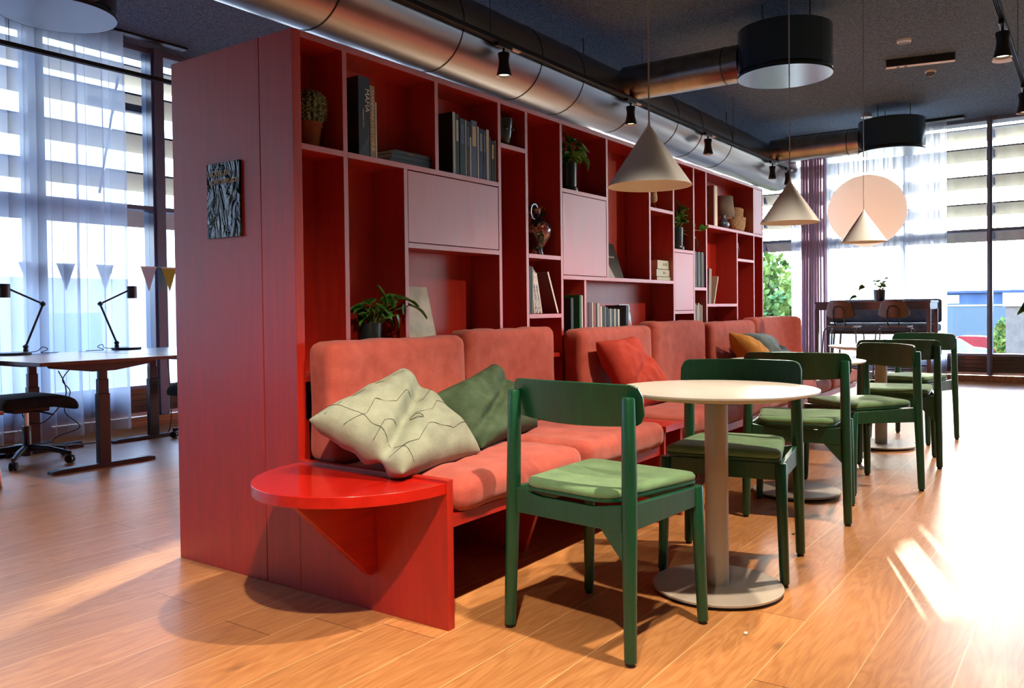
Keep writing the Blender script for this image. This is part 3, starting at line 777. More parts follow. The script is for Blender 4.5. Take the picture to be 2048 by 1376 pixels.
# ================================================================== TRACKS AND SPOTS
SPOTIN = mat('spot_reflector', srgb(240, 230, 215), .3, emit=(1.0, .72, .42, 1), estr=9.0)
TRIM = mat('spot_glass_rim', srgb(210, 205, 200), .25)
def track(label, y, z, x0, x1, adapt):
    t = thing('lighting_track', label, 'lighting track', (0, y, z))
    M = MB(); M.box(x0, x1, -.018, -.012, -.016, .016); M.box(x0, x1, .012, .018, -.016, .016); M.box(x0, x1, -.018, .018, .010, .016); M.box(x0, x1, -.006, -.003, -.014, .01); M.box(x0, x1, .003, .006, -.014, .01)
    M.build('rail', BLACK, t)
    xs = x0 + .6
    while xs < x1:
        MB().tube([(xs, 0, .016), (xs, 0, ZC - z)], .0025, 6).build('hanger', BLACK, t); xs += 2.4
    return t
track('black lighting track in front of the big duct, above the bookcase', 1.08, 2.97, -7.5, 9.75, 0)
track('black lighting track at upper right above the tables', -1.92, 2.9, -7.0, 9.8, 0)
track('black lighting track above the desks on the left', 4.0, 3.0, -7.0, 9.0, 0)
def make_spot():
    t = thing('track_spotlight', 'x', 'spotlight')
    MB().box(-.09, .09, -.017, .017, -.042, -.012).build('adapter', BLACK, t, bevel=.003)
    MB().box(.09, .20, -.015, .015, -.028, -.012).build('adapter_end', WHITE, t, bevel=.002)
    MB().tube([(0, 0, -.04), (0, 0, -.075)], .009, 10).build('stem', BLACK, t)
    MB().lathe([(.040, -.075), (.044, -.08), (.036, -.13), (.040, -.17), (.056, -.24), (.056, -.243)], seg=32, cap1=False).build('housing', BLACK, t, smooth=True, angle=50)
    MB().lathe([(.056, -.243), (.046, -.240)], seg=32, cap0=False, cap1=False).build('rim', TRIM, t)
    MB().lathe([(.046, -.225), (.046, -.222)], seg=32).build('lens', SPOTIN, t)
    return t
s0 = make_spot(); s0['_p'] = 1; del s0['_p']
first = [True]
def spot(x, y, z, label, power=0, aim=None, size=75, blend=.5, col=(1, .78, .56), tilt=(0, 0)):
    o = s0 if first[0] else copy_tree(s0); first[0] = False
    o.location = (x, y, z); tag(o, label, 'spotlight', 'spotlights on the ceiling tracks')
    if power:
        l = bpy.data.lights.new('spot_beam', 'SPOT'); l.energy = power; l.spot_size = math.radians(size); l.spot_blend = blend; l.color = col; l.shadow_soft_size = .035
        b = bpy.data.objects.new('spot_beam', l); COL.objects.link(b); b.location = (x, y, z - .255)
        d = Vector(aim) - b.location if aim else Vector((0, 0, -1))
        b.rotation_euler = d.to_track_quat('-Z', 'Y').to_euler()
    return o
WARM = (1.0, .60, .30)
spot(2.86, 1.08, 2.97, 'lit black spotlight on the duct track, nearest of those in view', 15, (2.6, -.3, 0))
spot(4.86, 1.08, 2.97, 'black spotlight on the duct track, second along, left of the first cone lamp', 15, (4.7, -.3, 0))
spot(6.72, 1.08, 2.97, 'black spotlight on the duct track, right of the first cone lamp cord', 12, (6.5, -.3, 0))
spot(8.95, 1.08, 2.97, 'black spotlight on the duct track, behind the second cone lamp', 0)
spot(9.62, 1.08, 2.97, 'small black spotlight at the far end of the duct track, beside the lantern', 20, (9.6, 1.0, 0))
spot(4.30, -1.92, 2.9, 'lit black spotlight at the upper right corner, larger of the two there', 260, (3.7, -.6, .3), 100, .8)
spot(6.25, -1.92, 2.9, 'lit black spotlight at the right edge, below the larger one', 160, (5.6, -.5, .3), 100, .8)
spot(-1.5, -1.92, 2.9, 'black spotlight on the right track above the viewpoint', 560, (-.6, -.35, 0), 68, 1.0)
spot(.10, -1.92, 2.9, 'black spotlight on the right track above the nearest chair', 440, (.1, -1.0, 0), 66, .6)
spot(1.80, -1.92, 2.9, 'black spotlight on the right track above the nearest table', 360, (1.75, -.85, .1), 80, .7)
spot(-.2, 4.0, 3.0, 'black spotlight on the desk track at the left edge', 0)
spot(.5, 4.0, 3.0, 'black spotlight on the desk track above the drum', 120, (-.4, 2.6, 0), 100)

# ------------------------------------------------------------------ ceiling fittings
t = thing('downlight', 'small round recessed downlight with white ring in the ceiling', 'downlight', (6.463, -.951, ZC))
MB().lathe([(.048, -.022), (.062, -.022), (.064, 0)], seg=32, cap0=False, cap1=False).build('ring', WHITE, t, smooth=True, angle=40)
MB().lathe([(.048, -.018), (.048, -.016)], seg=32).build('lens', mat('downlight_lens', srgb(110, 70, 70), .3), t)
t = thing('emergency_light', 'long dark ceiling-mounted emergency light with white underside', 'emergency light', (7.14, -.98, ZC), rz=-1.36)
MB().box(-.31, .31, -.035, .035, -.075, 0).build('housing', BLACK, t, bevel=.003)
MB().box(-.31, .31, -.035, .035, -.079, -.0755).build('cover_plate', WHITE, t)
MB().lathe([(.014, -.082), (.014, -.079)], (-.2, 0, 0), 16).build('sensor', BLACKP, t)
MB().lathe([(.014, -.082), (.014, -.079)], (-.13, 0, 0), 16).build('sensor', BLACKP, t)
t = thing('motion_sensor', 'small round ceiling motion sensor with glossy dome behind the emergency light', 'sensor', (7.75, -.985, ZC))
MB().lathe([(.055, 0), (.055, -.02), (.05, -.022)], seg=24).build('base', WHITE, t, smooth=True, angle=40)
MB().lathe([(.045, -.022), (.04, -.045), (.022, -.06), (.004, -.064)], seg=24).build('dome', mat('sensor_dome', srgb(60, 66, 80), .1, coat=.6), t, smooth=True, angle=60)
t = thing('ceiling_speaker', 'flat round pale ceiling disc beside the right track', 'ceiling speaker', (7.75, -1.66, ZC))
MB().lathe([(.11, 0), (.11, -.012), (.1, -.016)], seg=32).build('grille', WHITE, t, smooth=True, angle=40)

# ================================================================== SHELF CONTENTS
_mc = {}
def cm(r, g, b, rough=.55):
    k = (r, g, b, rough)
    if k not in _mc: _mc[k] = mat('cover_%d_%d_%d' % (r, g, b), srgb(r, g, b), rough)
    return _mc[k]

def book(label, x0, w, z0, h, cov, depth=.15, y0=.012, tilt=0.0, group=None, title=None, tcol=None, tsize=.02, name='book', cat='book', flat=False, rz=0.0):
    """standing book, spine towards -Y; tilt leans the top sideways"""
    t = thing(name, label, cat, (x0, y0, z0), rz, group)
    t.rotation_euler = (0, -tilt if not flat else 0, rz)
    c = min(.0022, w*.15)
    M = MB(); M.box(0, c, 0, depth, 0, h); M.box(w - c, w, 0, depth, 0, h); M.box(0, w, 0, c, 0, h)
    M.build('cover', cov, t, bevel=.0006)
    MB().box(c, w - c, c, depth - .004, .003, h - .003).build('pages', PAPER, t)
    if title: lettering('spine_title', title, tsize, (w/2, -.0008, h*.5), (PI/2, -PI/2 if False else PI/2, 0), tcol, t)
    return t

# top-left niche: cactus
t = thing('potted_cactus', 'round ribbed cactus in a terracotta pot in the top left niche', 'cactus', (.165, .10, 1.674))
MB().lathe([(.036, 0), (.047, .09), (.051, .092), (.051, .108), (.044, .108)], seg=32).build('pot', TERRA, t, smooth=True, angle=40)
M = MB(); M.lathe([(.044, .10), (.054, .12), (.062, .16), (.062, .19), (.052, .215), (.03, .232), (.006, .236)], seg=96, ribs=16, ribamp=.07, cap0=False)
M.build('cactus_body', CACT, t, smooth=True, angle=180)
M = MB()
for k in range(16):
    a = 2*PI*k/16
    for j in range(9):
        z = .118 + j*.013; r = .058 + .008*math.sin((z-.1)/.13*PI); 
        if z > .205: r -= (z-.205)*.9
        for s in (-.5, 0, .5): M.tube([(r*math.cos(a), r*math.sin(a), z), ((r+.008)*math.cos(a+s*.16), (r+.008)*math.sin(a+s*.16), z+.003)], [.0009, .0003], 4, caps=False)
M.build('spines', cm(170, 170, 140), t)

# big books and stack, second niche
WHT = cm(225, 225, 220); GLD = cm(196, 176, 120)
DK = cm(22, 26, 32); NVY = cm(26, 34, 78); TEAL = cm(14, 46, 46); GRN = cm(18, 52, 40); GREY = cm(120, 128, 124); SIL = cm(176, 182, 178); BLU = cm(70, 88, 118); YEL = cm(196, 186, 80)
COVM = vary(mat('grey_portrait_jacket', srgb(60, 64, 74), .35), srgb(40, 44, 54), srgb(96, 80, 70), (3, 3, 3), 3, 4, .45, .7)
t = book('tall black book with MAFIA in cream on its spine, beside the cactus niche', .342, .062, 1.674, .318, COVM, .155, .008)
MB().prism([(0.010, .02), (.05, .07), (.062, .16), (.062, .318), (.0, .318), (.0, .03)], 'y', -.0012, -.0004).build('spine_band', DK, t)
lettering('spine_title', 'MAFIA', .034, (.048, -.0018, .225), (PI/2, PI/2, 0), WHT, t)
lettering('spine_subtitle', 'FAMILIENS MAGT', .010, (.026, -.0018, .15), (PI/2, PI/2, 0), WHT, t)
t = book('tan hardback with DANMARKSHISTORIE down its spine', .406, .031, 1.674, .292, cm(150, 134, 100), .15, .008)
lettering('spine_title', 'DANMARKSHISTORIE', .026, (.0155, -.0012, .148), (PI/2, PI/2, 0), cm(236, 226, 190), t)
book('thin cream booklet right of the tan history book', .440, .009, 1.674, .23, cm(206, 196, 168), .14, .010)
t0_ = None
for k, (x, wd, th, lb) in enumerate(((.535, .30, .018, 'lowest'), (.545, .31, .02, 'middle'), (.56, .29, .018, 'topmost'))):
    t = thing('book', 'flat black paperback, %s of the stack of three in the second niche' % lb, 'book', (x, .02, 1.674 + sum((.018, .02, .018)[:k])), 0, 'flat stack of black books')
    M = MB(); M.box(0, wd, 0, .14, 0, .0015); M.box(0, wd, 0, .14, th - .0015, th); M.box(0, wd, 0, .0015, 0, th); M.build('cover', DK, t, bevel=.0005)
    MB().box(.003, wd-.003, .0015, .137, .0015, th - .0015).build('pages', PAPER, t)
    if k == 2:
        lettering('spine_title', 'modesty', .013, (.10, -.0008, .009), (PI/2, 0, 0), GLD, t)
    if k: lettering('spine_author', 'stories', .008, (.22, -.0008, .009), (PI/2, 0, 0), GREY, t)

row1 = [(.944, .021, .285, SIL, 'pale grey-green spine, first of the upper row'), (.966, .026, .280, GRN, 'dark green spine, second of the upper row'), (.996, .042, .266, TEAL, 'wide black-green spine in the upper row'),
        (1.039, .008, .265, WHT, 'very thin white spine in the upper row'), (1.049, .022, .262, DK, 'black spine left of the yellow label'), (1.072, .011, .262, YEL, 'narrow yellow-topped spine in the upper row'),
        (1.085, .045, .272, BLU, 'widest slate-blue spine in the upper row'), (1.131, .014, .25, SIL, 'slim silver spine right of the slate-blue book'), (1.147, .030, .243, NVY, 'navy blue spine in the upper row'),
        (1.178, .022, .240, DK, 'black spine right of the navy book'), (1.202, .024, .248, SIL, 'pale grey spine right of the middle of the upper row'), (1.228, .014, .212, GRN, 'short dark green spine near the end of the upper row'),
        (1.244, .024, .200, DK, 'short black spine, last but one of the upper row'), (1.269, .016, .205, GREY, 'short grey spine, last of the upper row')]
for x, w, h, c, lb in row1:
    t = book('standing book, ' + lb, x, w, 1.674, h, DK if c in (SIL, WHT, GREY, YEL) else c, .15, .010, group='books on the upper shelf')
    if c in (SIL, WHT, GREY): MB().box(.001, w - .001, -.0004, -.00005, .001, h - .001).build('spine_band', c, t)
    rr = random.Random(int(x*1000))
    if c is not YEL and w > .018:
        M = MB(); M.box(w*.2, w*.8, -.0006, -.0001, h*.55, h*.9)
        M.build('spine_label', rr.choice([SIL, GREY, GLD, BLU]), t)
    elif c is YEL:
        MB().box(0, w, -.0006, -.0001, 0, h*.72).build('spine_label', SIL, t)

# dark face vase
t = thing('ceramic_mug', 'dark grey glazed mug-like vase with two shiny knobs in a small top niche', 'vase', (1.452, .09, 1.874))
MB().lathe([(.028, 0), (.034, .004), (.047, .05), (.054, .10), (.057, .15), (.052, .152), (.048, .10), (.02, .02)], seg=40).build('body', mat('dark_glaze', srgb(52, 60, 60), .16, coat=.6), t, smooth=True, angle=60)
for a in (-2.2, -1.3): MB().lathe([(.002, -.010), (.009, -.006), (.010, 0), (.008, .006), (.002, .009)], (.054*math.cos(a), .054*math.sin(a), .095), 16).build('knob', mat('glossy_eye_glaze', srgb(60, 70, 74), .06, coat=1), t, smooth=True)

# painted jug
JUG = mat('blue_black_glazed_jug', srgb(20, 28, 44), .1, coat=.8, coat_rough=.05)
def jug():
    N, LK, p = nodes(JUG); tc = N.new('ShaderNodeTexCoord'); nz = N.new('ShaderNodeTexNoise'); nz.inputs['Scale'].default_value = 13; nz.inputs['Detail'].default_value = 2; nz.inputs['Distortion'].default_value = 1.5
    rp = N.new('ShaderNodeValToRGB'); e = rp.color_ramp.elements; e[0].position = .50; e[0].color = srgb(16, 22, 40); e[1].position = .56; e[1].color = srgb(176, 108, 70)
    x = e.new(.62); x.color = srgb(120, 40, 36)
    LK(tc.outputs['Object'], nz.inputs[0]); LK(nz.outputs[0], rp.inputs[0]); LK(rp.outputs[0], p.inputs['Base Color'])
jug()
t = thing('painted_jug', 'glossy blue-black and copper painted jug with loop handle in the tall niche', 'jug', (1.775, .105, 1.334))
MB().lathe([(.046, 0), (.050, .006), (.040, .03), (.052, .06), (.078, .10), (.089, .14), (.080, .175), (.052, .20), (.036, .215), (.030, .235), (.036, .262)], seg=48, cap1=False).build('body', JUG, t, smooth=True, angle=60)
M = MB(); M.tube([(-.048 + .036*math.cos(a), -.02, .238 + .042*math.sin(a)) for a in [2*PI*i/24 for i in range(25)]], .010, 10); M.build('handle', JUG, t, smooth=True)
MB().tube([(.03, -.01, .215), (.05, -.02, .24), (.05, -.02, .25)], [.014, .011, .009], 10).build('spout', JUG, t, smooth=True)
for dx, dz in ((.036, .262), (.052, .225), (.012, .27)): MB().lathe([(.002, -.007), (.008, 0), (.002, .007)], (dx, -.035, dz), 12).build('knob', JUG, t, smooth=True)

# magazines in the niche beneath the jug
book('black binder standing at the left of the magazine niche', 1.556, .030, 1.016, .252, DK, .16, .008)
book('thin grey file beside the black binder', 1.588, .014, 1.016, .248, GREY, .16, .008)
MAGC = vary(mat('magazine_collage', srgb(200, 190, 200), .4), srgb(50, 50, 60), srgb(230, 220, 226), (3, 3, 2), 26, 3, .4, .55)
for k in range(5):
    book('%s of the leaning magazines in the niche below the jug' % ['first', 'second', 'third', 'fourth', 'fifth'][k], 1.612 + k*.017, .011, 1.017, .245 - .006*k, MAGC if k % 2 else WHT, .15, .010, tilt=.10 + .035*k, group='leaning magazines')
t = book('white-edged dark red board leaning diagonally across the magazine niche', 1.838, .013, 1.016, .245, cm(92, 24, 26), .16, .008, tilt=.42, name='leaning_board', cat='board')
MB().box(0, .013, -.001, -.0002, 0, .245).build('edge_band', WHT, t)

# pothos plants -------------------------------------------------
def leaf_mesh(L_, W_, droop=.25):
    M = MB()
    n = 8; V = []
    for i in range(n+1):
        u = i/n; w = W_*.66 * (math.sin(PI*min(1, u*1.02)**.62)) * (1 - .1*u) if 0 < i < n else .0006
        x = L_*u; z = -droop*L_*u*u + .04*L_*math.sin(PI*u)
        row = []
        for s in (-1, -.5, 0, .5, 1):
            row.append(M.b.verts.new((x - (.10*L_*abs(s) if i == 1 else 0), s*w, z + .22*W_*abs(s)*(1 if i else 0))))
        V.append(row)
    for i in range(n):
        for j in range(4): M._f([V[i][j], V[i][j+1], V[i+1][j+1], V[i+1][j]])
    return M
def place_leaf(t, base, tip, W_, roll=0.0, droop=.25, m_=None):
    base = Vector(base); tip = Vector(tip); d = tip - base; L_ = d.length
    o = leaf_mesh(L_, W_, droop).build('leaf', m_ or LEAF, t, smooth=True, angle=180, solid=.0008)
    x = d.normalized(); up_ = Vector((0, 0, 1)); 
    if abs(x.z) > .95: up_ = Vector((0, -1, 0))
    y = up_.cross(x).normalized(); z = x.cross(y)
    R_ = Matrix((x, y, z)).transposed().to_4x4()
    o.matrix_local = Matrix.Translation(base) @ R_ @ Matrix.Rotation(roll, 4, 'X')
    return o
def plant(label, loc, r, h, leaves, foot=True, wild=0, seed=0, reach=.12, pot=DPOT):
    t = thing('potted_plant', label, 'plant', loc)
    pr = [(r*.86, 0)]
    if foot: pr = [(r*1.12, 0), (r*1.15, .006), (r*1.15, .026), (r*1.1, .03), (r*.96, .032)]
    MB().lathe(pr + [(r, h), (r*.93, h), (r*.92, h - .02)], seg=40).build('pot', pot, t, smooth=True, angle=40)
    MB().lathe([(r*.9, h - .025), (r*.9, h - .018)], seg=24).build('soil', SOIL, t)
    rr = random.Random(seed)
    st = MB()
    for (b, p_, w, ro) in leaves:
        b = Vector(b); st.tube([(0.2*b.x, .2*b.y, h - .02), (.6*b.x, .6*b.y, h + (b.z - h)*.7), b], .0022, 6)
        place_leaf(t, b, p_, w, ro)
    for k in range(wild):
        a = rr.uniform(0, 2*PI); q = rr.uniform(.2, 1); b = Vector((math.cos(a)*reach*q*.55, math.sin(a)*min(.05, reach*q*.5), h + rr.uniform(.005, reach*.8)))
        st.tube([(0.1*b.x, .1*b.y, h - .02), b], .0018, 6)
        l = rr.uniform(.06, .095)
        place_leaf(t, b, b + Vector((math.cos(a)*l, math.sin(a)*l*.6, rr.uniform(-.5, .5)*l)), l*rr.uniform(.5, .7), rr.uniform(-.6, .6))
    st.build('stems', STEM, t, smooth=True)
    return t
# lower niche plant, local to (x, y, z)
px, py, pz = .470, .085, .80
def lw(a, y=-.03): return (a[0]-px, y-py, a[1]-pz)
plant('leafy pothos in a dark cylinder pot behind the near sofa backrest', (px, py, pz), .048, .19,
      [(lw((.441, 1.055)), lw((.425, 1.150)), .042, .9), (lw((.452, 1.022)), lw((.402, 1.078)), .040, -.8), (lw((.475, 1.050)), lw((.487, 1.112)), .038, 1.2),
       (lw((.516, 1.088)), lw((.635, 1.079), -.05), .050, .3), (lw((.565, 1.06)), lw((.541, 1.025)), .036, 1.0), (lw((.583, 1.062)), lw((.680, 1.026), -.06), .040, .2),
       (lw((.501, 1.022)), lw((.530, .968)), .034, 1.0), (lw((.44, 1.01)), lw((.48, 1.04)), .04, .5)], foot=False, wild=18, seed=3, reach=.11)
plant('bushy pothos in a dark green pot in front of a green book', (2.095, .085, 1.715), .050, .17, [((-.03, -.02, .25), (-.05, -.02, .34), .045, .9), ((-.06, -.05, .20), (-.085, -.05, .29), .04, 1.1), ((.10, -.03, .20), (.18, -.04, .17), .05, .3), ((.06, -.06, .21), (.13, -.07, .15), .05, .4)], wild=34, seed=11, reach=.15)
plant('trailing pothos in a dark pot above the third cupboard door', (3.60, .09, 1.457), .058, .165, [((.12, -.05, .22), (.24, -.06, .16), .055, .3), ((.30, -.08, .16), (.42, -.09, .24), .05, .4), ((.18, -.07, .10), (.24, -.08, .04), .05, .9), ((-.05, -.05, .26), (-.04, -.05, .36), .04, 1.0)], wild=36, seed=21, reach=.18)
t = book('dark teal book with gold lettering standing behind the bushy pothos', 2.02, .25, 1.715, .185, cm(14, 40, 48), .012, .135, name='book')
lettering('cover_title', 'ERISJUTA', .045, (.19, -.001, .105), (PI/2, 0, 0), GLD, t, sx=.75)

# white canvas picture
CAN = vary(mat('pale_canvas_print', srgb(206, 208, 196), .6), srgb(186, 192, 180), srgb(222, 222, 210), (2, 2, 2), 5, 3)
t = thing('small_picture', 'pale grey-green canvas leaning in the niche under the first cupboard door', 'picture', (.66, .075, .802)); t.rotation_euler = (-.24, 0, 0)
MB().box(0, .26, 0, .012, 0, .36).build('canvas', CAN, t, bevel=.001)

# books behind the middle sofa
book('tall black album at the left of the lower middle niche', 1.985, .030, .802, .30, DK, .16, .010, name='album', cat='album')
t = book('tall green and white spine beside the short divider', 2.078, .040, .802, .318, cm(40, 92, 60), .17, .008)
MB().box(.024, .038, -.0006, -.0001, .0, .315).build('spine_label', WHT, t)
row2 = [(2.150, .040, .275, cm(70, 34, 44), 'dark plum spine, first of the lower row'), (2.192, .038, .275, cm(88, 50, 56), 'brown-purple spine in the lower row'), (2.232, .013, .275, WHT, 'first white spine in the lower row'), (2.247, .032, .274, cm(150, 66, 60), 'rust red spine in the lower row'),
        (2.281, .012, .27, DK, 'narrow black spine next to the rust red one'), (2.294, .030, .27, SIL, 'broad pale spine in the lower row'), (2.328, .026, .252, cm(220, 196, 190), 'pinkish white spine in the lower row'), (2.356, .026, .252, DK, 'black and white spine in the middle of the lower row'),
        (2.384, .018, .25, GREY, 'grey spine in the middle of the lower row'), (2.404, .020, .246, DK, 'black spine right of the grey one'), (2.426, .028, .237, TEAL, 'dark teal spine in the lower row'), (2.456, .013, .237, WHT, 'narrow white spine right of the teal one'),
        (2.471, .030, .235, cm(30, 44, 50), 'slate black spine in the lower row'), (2.503, .028, .235, cm(160, 176, 172), 'pale blue-grey spine near the right of the lower row'), (2.533, .020, .233, GRN, 'black-green spine, last but one of the lower row'), (2.555, .022, .232, WHT, 'white spine, last of the lower row')]
for x, w, h, c, lb in row2:
    t = book('standing book, ' + lb, x, w, .802, h, c, .15, .012, group='books behind the middle sofa')
book('dark hardback leaning beside the landscape photo book', 2.655, .035, .802, .258, cm(28, 30, 44), .15, .012, tilt=-.04)
LAND = vary(mat('landscape_cover', srgb(60, 90, 80), .3), srgb(30, 60, 56), srgb(200, 210, 196), (2, 2, 3), 7, 3, .4, .62)
t = thing('photo_book', 'photo book with a green and pink landscape cover, leaning face out', 'book', (2.705, .05, .802)); t.rotation_euler = (-.12, 0, .12)
MB().box(0, .19, 0, .022, 0, .265).build('cover', LAND, t, bevel=.001)
MB().prism([(.07, 0), (.18, 0), (.18, .14), (.14, .16), (.10, .13)], 'y', -.0012, -.0004).build('cover_shape', cm(190, 130, 116), t)

# face-out magazine
MAGB = vary(mat('dark_magazine_cover', srgb(30, 36, 46), .3), srgb(22, 26, 36), srgb(40, 60, 56), (2, 2, 2), 5, 3)
t = thing('magazine', 'face-out black magazine with red figure beside the second cupboard door', 'magazine', (2.50, .085, 1.230)); t.rotation_euler = (-.33, 0, 0)
MB().box(0, .285, 0, .006, 0, .245).build('cover', MAGB, t)
MB().prism(rpoly([(.10, .0), (.17, .0), (.12, .13), (.115, .22), (.07, .22), (.09, .12)], .01), 'y', -.0009, -.0003).build('cover_figure', cm(176, 70, 66), t)
MB().prism([(.06, .0), (.16, .0), (.115, .11)], 'y', -.0014, -.0010).build('cover_dress', cm(190, 206, 200), t)
lettering('cover_title', 'my business', .028, (.165, -.0018, .150), (PI/2, 0, 0), WHT, t)

# stack of white boxes
for k, (x, w, z, h, lb) in enumerate(((3.150, .258, 1.230, .025, 'lowest'), (3.143, .256, 1.256, .050, 'middle'), (3.160, .250, 1.307, .062, 'topmost'))):
    t = thing('white_book', 'white hardback lying flat, %s of the stack of three' % lb, 'book', (x, .025, z), .03*(k-1), 'stack of white books')
    M = MB(); M.box(0, w, 0, .13, 0, .003); M.box(0, w, 0, .13, h - .004, h - .001); M.box(0, w, 0, .003, 0, h - .001); M.build('cover', cm(206, 216, 200), t, bevel=.001)
    MB().box(.004, w-.004, .003, .127, .003, h - .004).build('pages', PAPER, t)
    if k == 2: lettering('spine_title', 'MOVE', .030, (w*.52, -.001, h*.52), (PI/2, 0, 0), cm(170, 186, 166), t)
    if k == 1: lettering('spine_title', 'III A', .026, (w*.5, -.001, h*.5), (PI/2, 0, 0), cm(150, 160, 156), t)

# dried seed head
t = thing('dried_flower', 'pale dried flower in a small white holder behind the first cone lamp', 'dried flower', (3.20, .07, 1.716))
MB().lathe([(.014, 0), (.016, .006), (.005, .012)], (.045, 0, 0), 16).build('holder', WHITE, t, smooth=True)
MB().tube([(.045, 0, .01), (.02, 0, .035), (.0, 0, .06)], .002, 6).build('stalk', cm(150, 134, 100), t)
MB().soft(-.035, .03, -.025, .025, .05, .15, .03, n=8, wr=.018, seed=4).build('seed_head', vary(mat('dried_petals', srgb(196, 180, 150), .9), srgb(170, 150, 120), srgb(214, 200, 172), nscale=40), t, smooth=True, angle=180)

# record row and books
for k in range(9):
    book('%s of nine thin record sleeves between the third door and the right divider' % ['first', 'second', 'third', 'fourth', 'fifth', 'sixth', 'seventh', 'eighth', 'last'][k], 3.752 + k*.0225, .0145, 1.191, .262 + .004*math.sin(k*2.1), [cm(54, 74, 90), SIL, cm(30, 44, 60)][k % 3], .16, .008, group='thin sleeves in the narrow niche')
for k in range(5):
    book('%s of five pale books low in the narrow niche' % ['first', 'second', 'third', 'fourth', 'last'][k], 3.770 + k*.030, .020, .802, [.265, .255, .27, .26, .255][k], [GREY, SIL, WHT, cm(150, 142, 128), cm(170, 160, 140)][k], .15, .010, group='pale books low in the narrow niche')

# top right niche
t = book('tall brown-faced board with a pale edge at the left of the top right niche', 4.150, .075, 1.675, .315, cm(150, 112, 100), .15, .010, name='storage_box', cat='box')
MB().box(.02, .074, -.001, -.0002, .0, .314).build('front_edge', cm(240, 226, 204), t)
t = thing('lamp_shade', 'grey fabric lampshade resting tilted behind the dark blue vase', 'lampshade', (4.60, .10, 1.79)); t.rotation_euler = (.0, .06, 0)
MB().lathe([(.088, -.01), (.068, .165)], seg=48, cap0=False, cap1=False).build('shade', weave(mat('grey_lampshade_linen', srgb(158, 152, 148), .9), srgb(148, 142, 138), srgb(168, 164, 160), 300), t, smooth=True, solid=.003)
MB().lathe([(.07, -.012), (.07, -.006)], seg=32).build('ring', WHITE, t)
MB().lathe([(.022, -.114), (.030, -.11), (.02, -.02), (.02, .0)], seg=24).build('lamp_foot', WHITE, t, smooth=True)
t = thing('vase', 'small round dark blue vase in front of the lampshade', 'vase', (4.475, .055, 1.675))
t.scale = (1, .62, 1)
MB().lathe([(.035, 0), (.060, .012), (.072, .035), (.060, .06), (.030, .078), (.020, .10), (.024, .112)], seg=40, cap1=False).build('body', mat('slate_blue_glaze', srgb(60, 76, 98), .3, coat=.5), t, smooth=True, angle=60)
BASK = vary(mat('seagrass_basket', srgb(206, 176, 138), .85), srgb(180, 146, 106), srgb(226, 200, 164), (1, 1, 5), 40, 2, .4, .6, .6, .004)
t = thing('belly_basket', 'woven straw belly basket with folded top at the right of the upper niche', 'basket', (4.88, .095, 1.675)); t.scale = (1.25, .62, 1)
MB().lathe([(.06, 0), (.088, .02), (.102, .06), (.108, .12), (.112, .128), (.080, .125), (.078, .15), (.084, .20), (.070, .21), (.066, .13)], seg=56, ribs=28, ribamp=.012).build('basket_body', BASK, t, smooth=True, angle=60)

book('beige board book leaning at the left of the right-hand niche', 4.030, .055, 1.068, .272, cm(140, 122, 112), .15, .010, tilt=-.06)
t = book('cream booklet leaning against the beige board book', 4.135, .020, 1.068, .235, cm(196, 184, 162), .15, .010, tilt=-.40)
t = thing('figurine', 'small abstract dark figurine in the little square niche at right', 'figurine', (4.80, .07, 1.443))
MB().lathe([(.022, 0), (.028, .004), (.016, .02), (.022, .06), (.030, .09), (.018, .115), (.020, .135), (.008, .145)], seg=24).build('body', mat('dark_plum_glaze', srgb(84, 56, 66), .25, coat=.4), t, smooth=True)
MB().tube([(-.035, 0, .01), (-.045, 0, .06), (-.03, 0, .11), (-.01, 0, .12)], .006, 8).build('wing', WHITE, t, smooth=True)

# ================================================================== DESK AREA
def desk(label, x0, x1, y0, y1, legs, side):
    t = thing('standing_desk', label, 'desk', (x0, y0, 0), group=None)
    w = x1 - x0; d = y1 - y0
    MB().box(0, w, 0, d, .712, .737).build('desk_top', None, t, bevel=.0015, mats=[DESKT, DESKE])
    o = [c for c in bpy.data.objects if c.parent == t][0]
    for p in o.data.polygons:
        if abs(p.normal.z) < .5 or p.normal.z < 0: p.material_index = 1
    cx = w/2 if side == 0 else side
    for ly in legs:
        y = ly - y0
        l = MB(); l.box(cx - .04, cx + .04, y - .026, y + .026, .02, .50); l.build('leg', BLACK, t, bevel=.003)
        MB().box(cx - .034, cx + .034, y - .021, y + .021, .50, .60).build('leg_slide', BLACK, t, bevel=.002)
        MB().box(cx - .028, cx + .028, y - .016, y + .016, .60, .70).build('leg_slide', BLACK, t, bevel=.002)
        MB().prism([(cx - .36, 0), (cx + .36, 0), (cx + .36, .02), (cx + .3, .028), (cx - .3, .028), (cx - .36, .02)], 'y', y - .035, y + .035).build('foot', BLACK, t, bevel=.002)
        MB().prism([(cx - .36, .712), (cx + .36, .712), (cx + .34, .69), (cx + .08, .655), (cx - .08, .655), (cx - .34, .69)], 'y', y - .03, y + .03).build('top_bracket', BLACK, t, bevel=.002)
    MB().box(cx - .05, cx + .05, legs[0] - y0 + .05, legs[1] - y0 - .05, .67, .71).build('crossbeam', BLACK, t, bevel=.002)
    return t
desk('grey-topped standing desk nearest the camera, with black T-shaped legs', .505, 1.45, 3.03, 4.42, (3.13, 4.12), .455)
desk('grey-topped standing desk half hidden behind the bookcase end', 1.47, 2.40, 3.03, 4.42, (3.05 + .05, 4.05), .42)
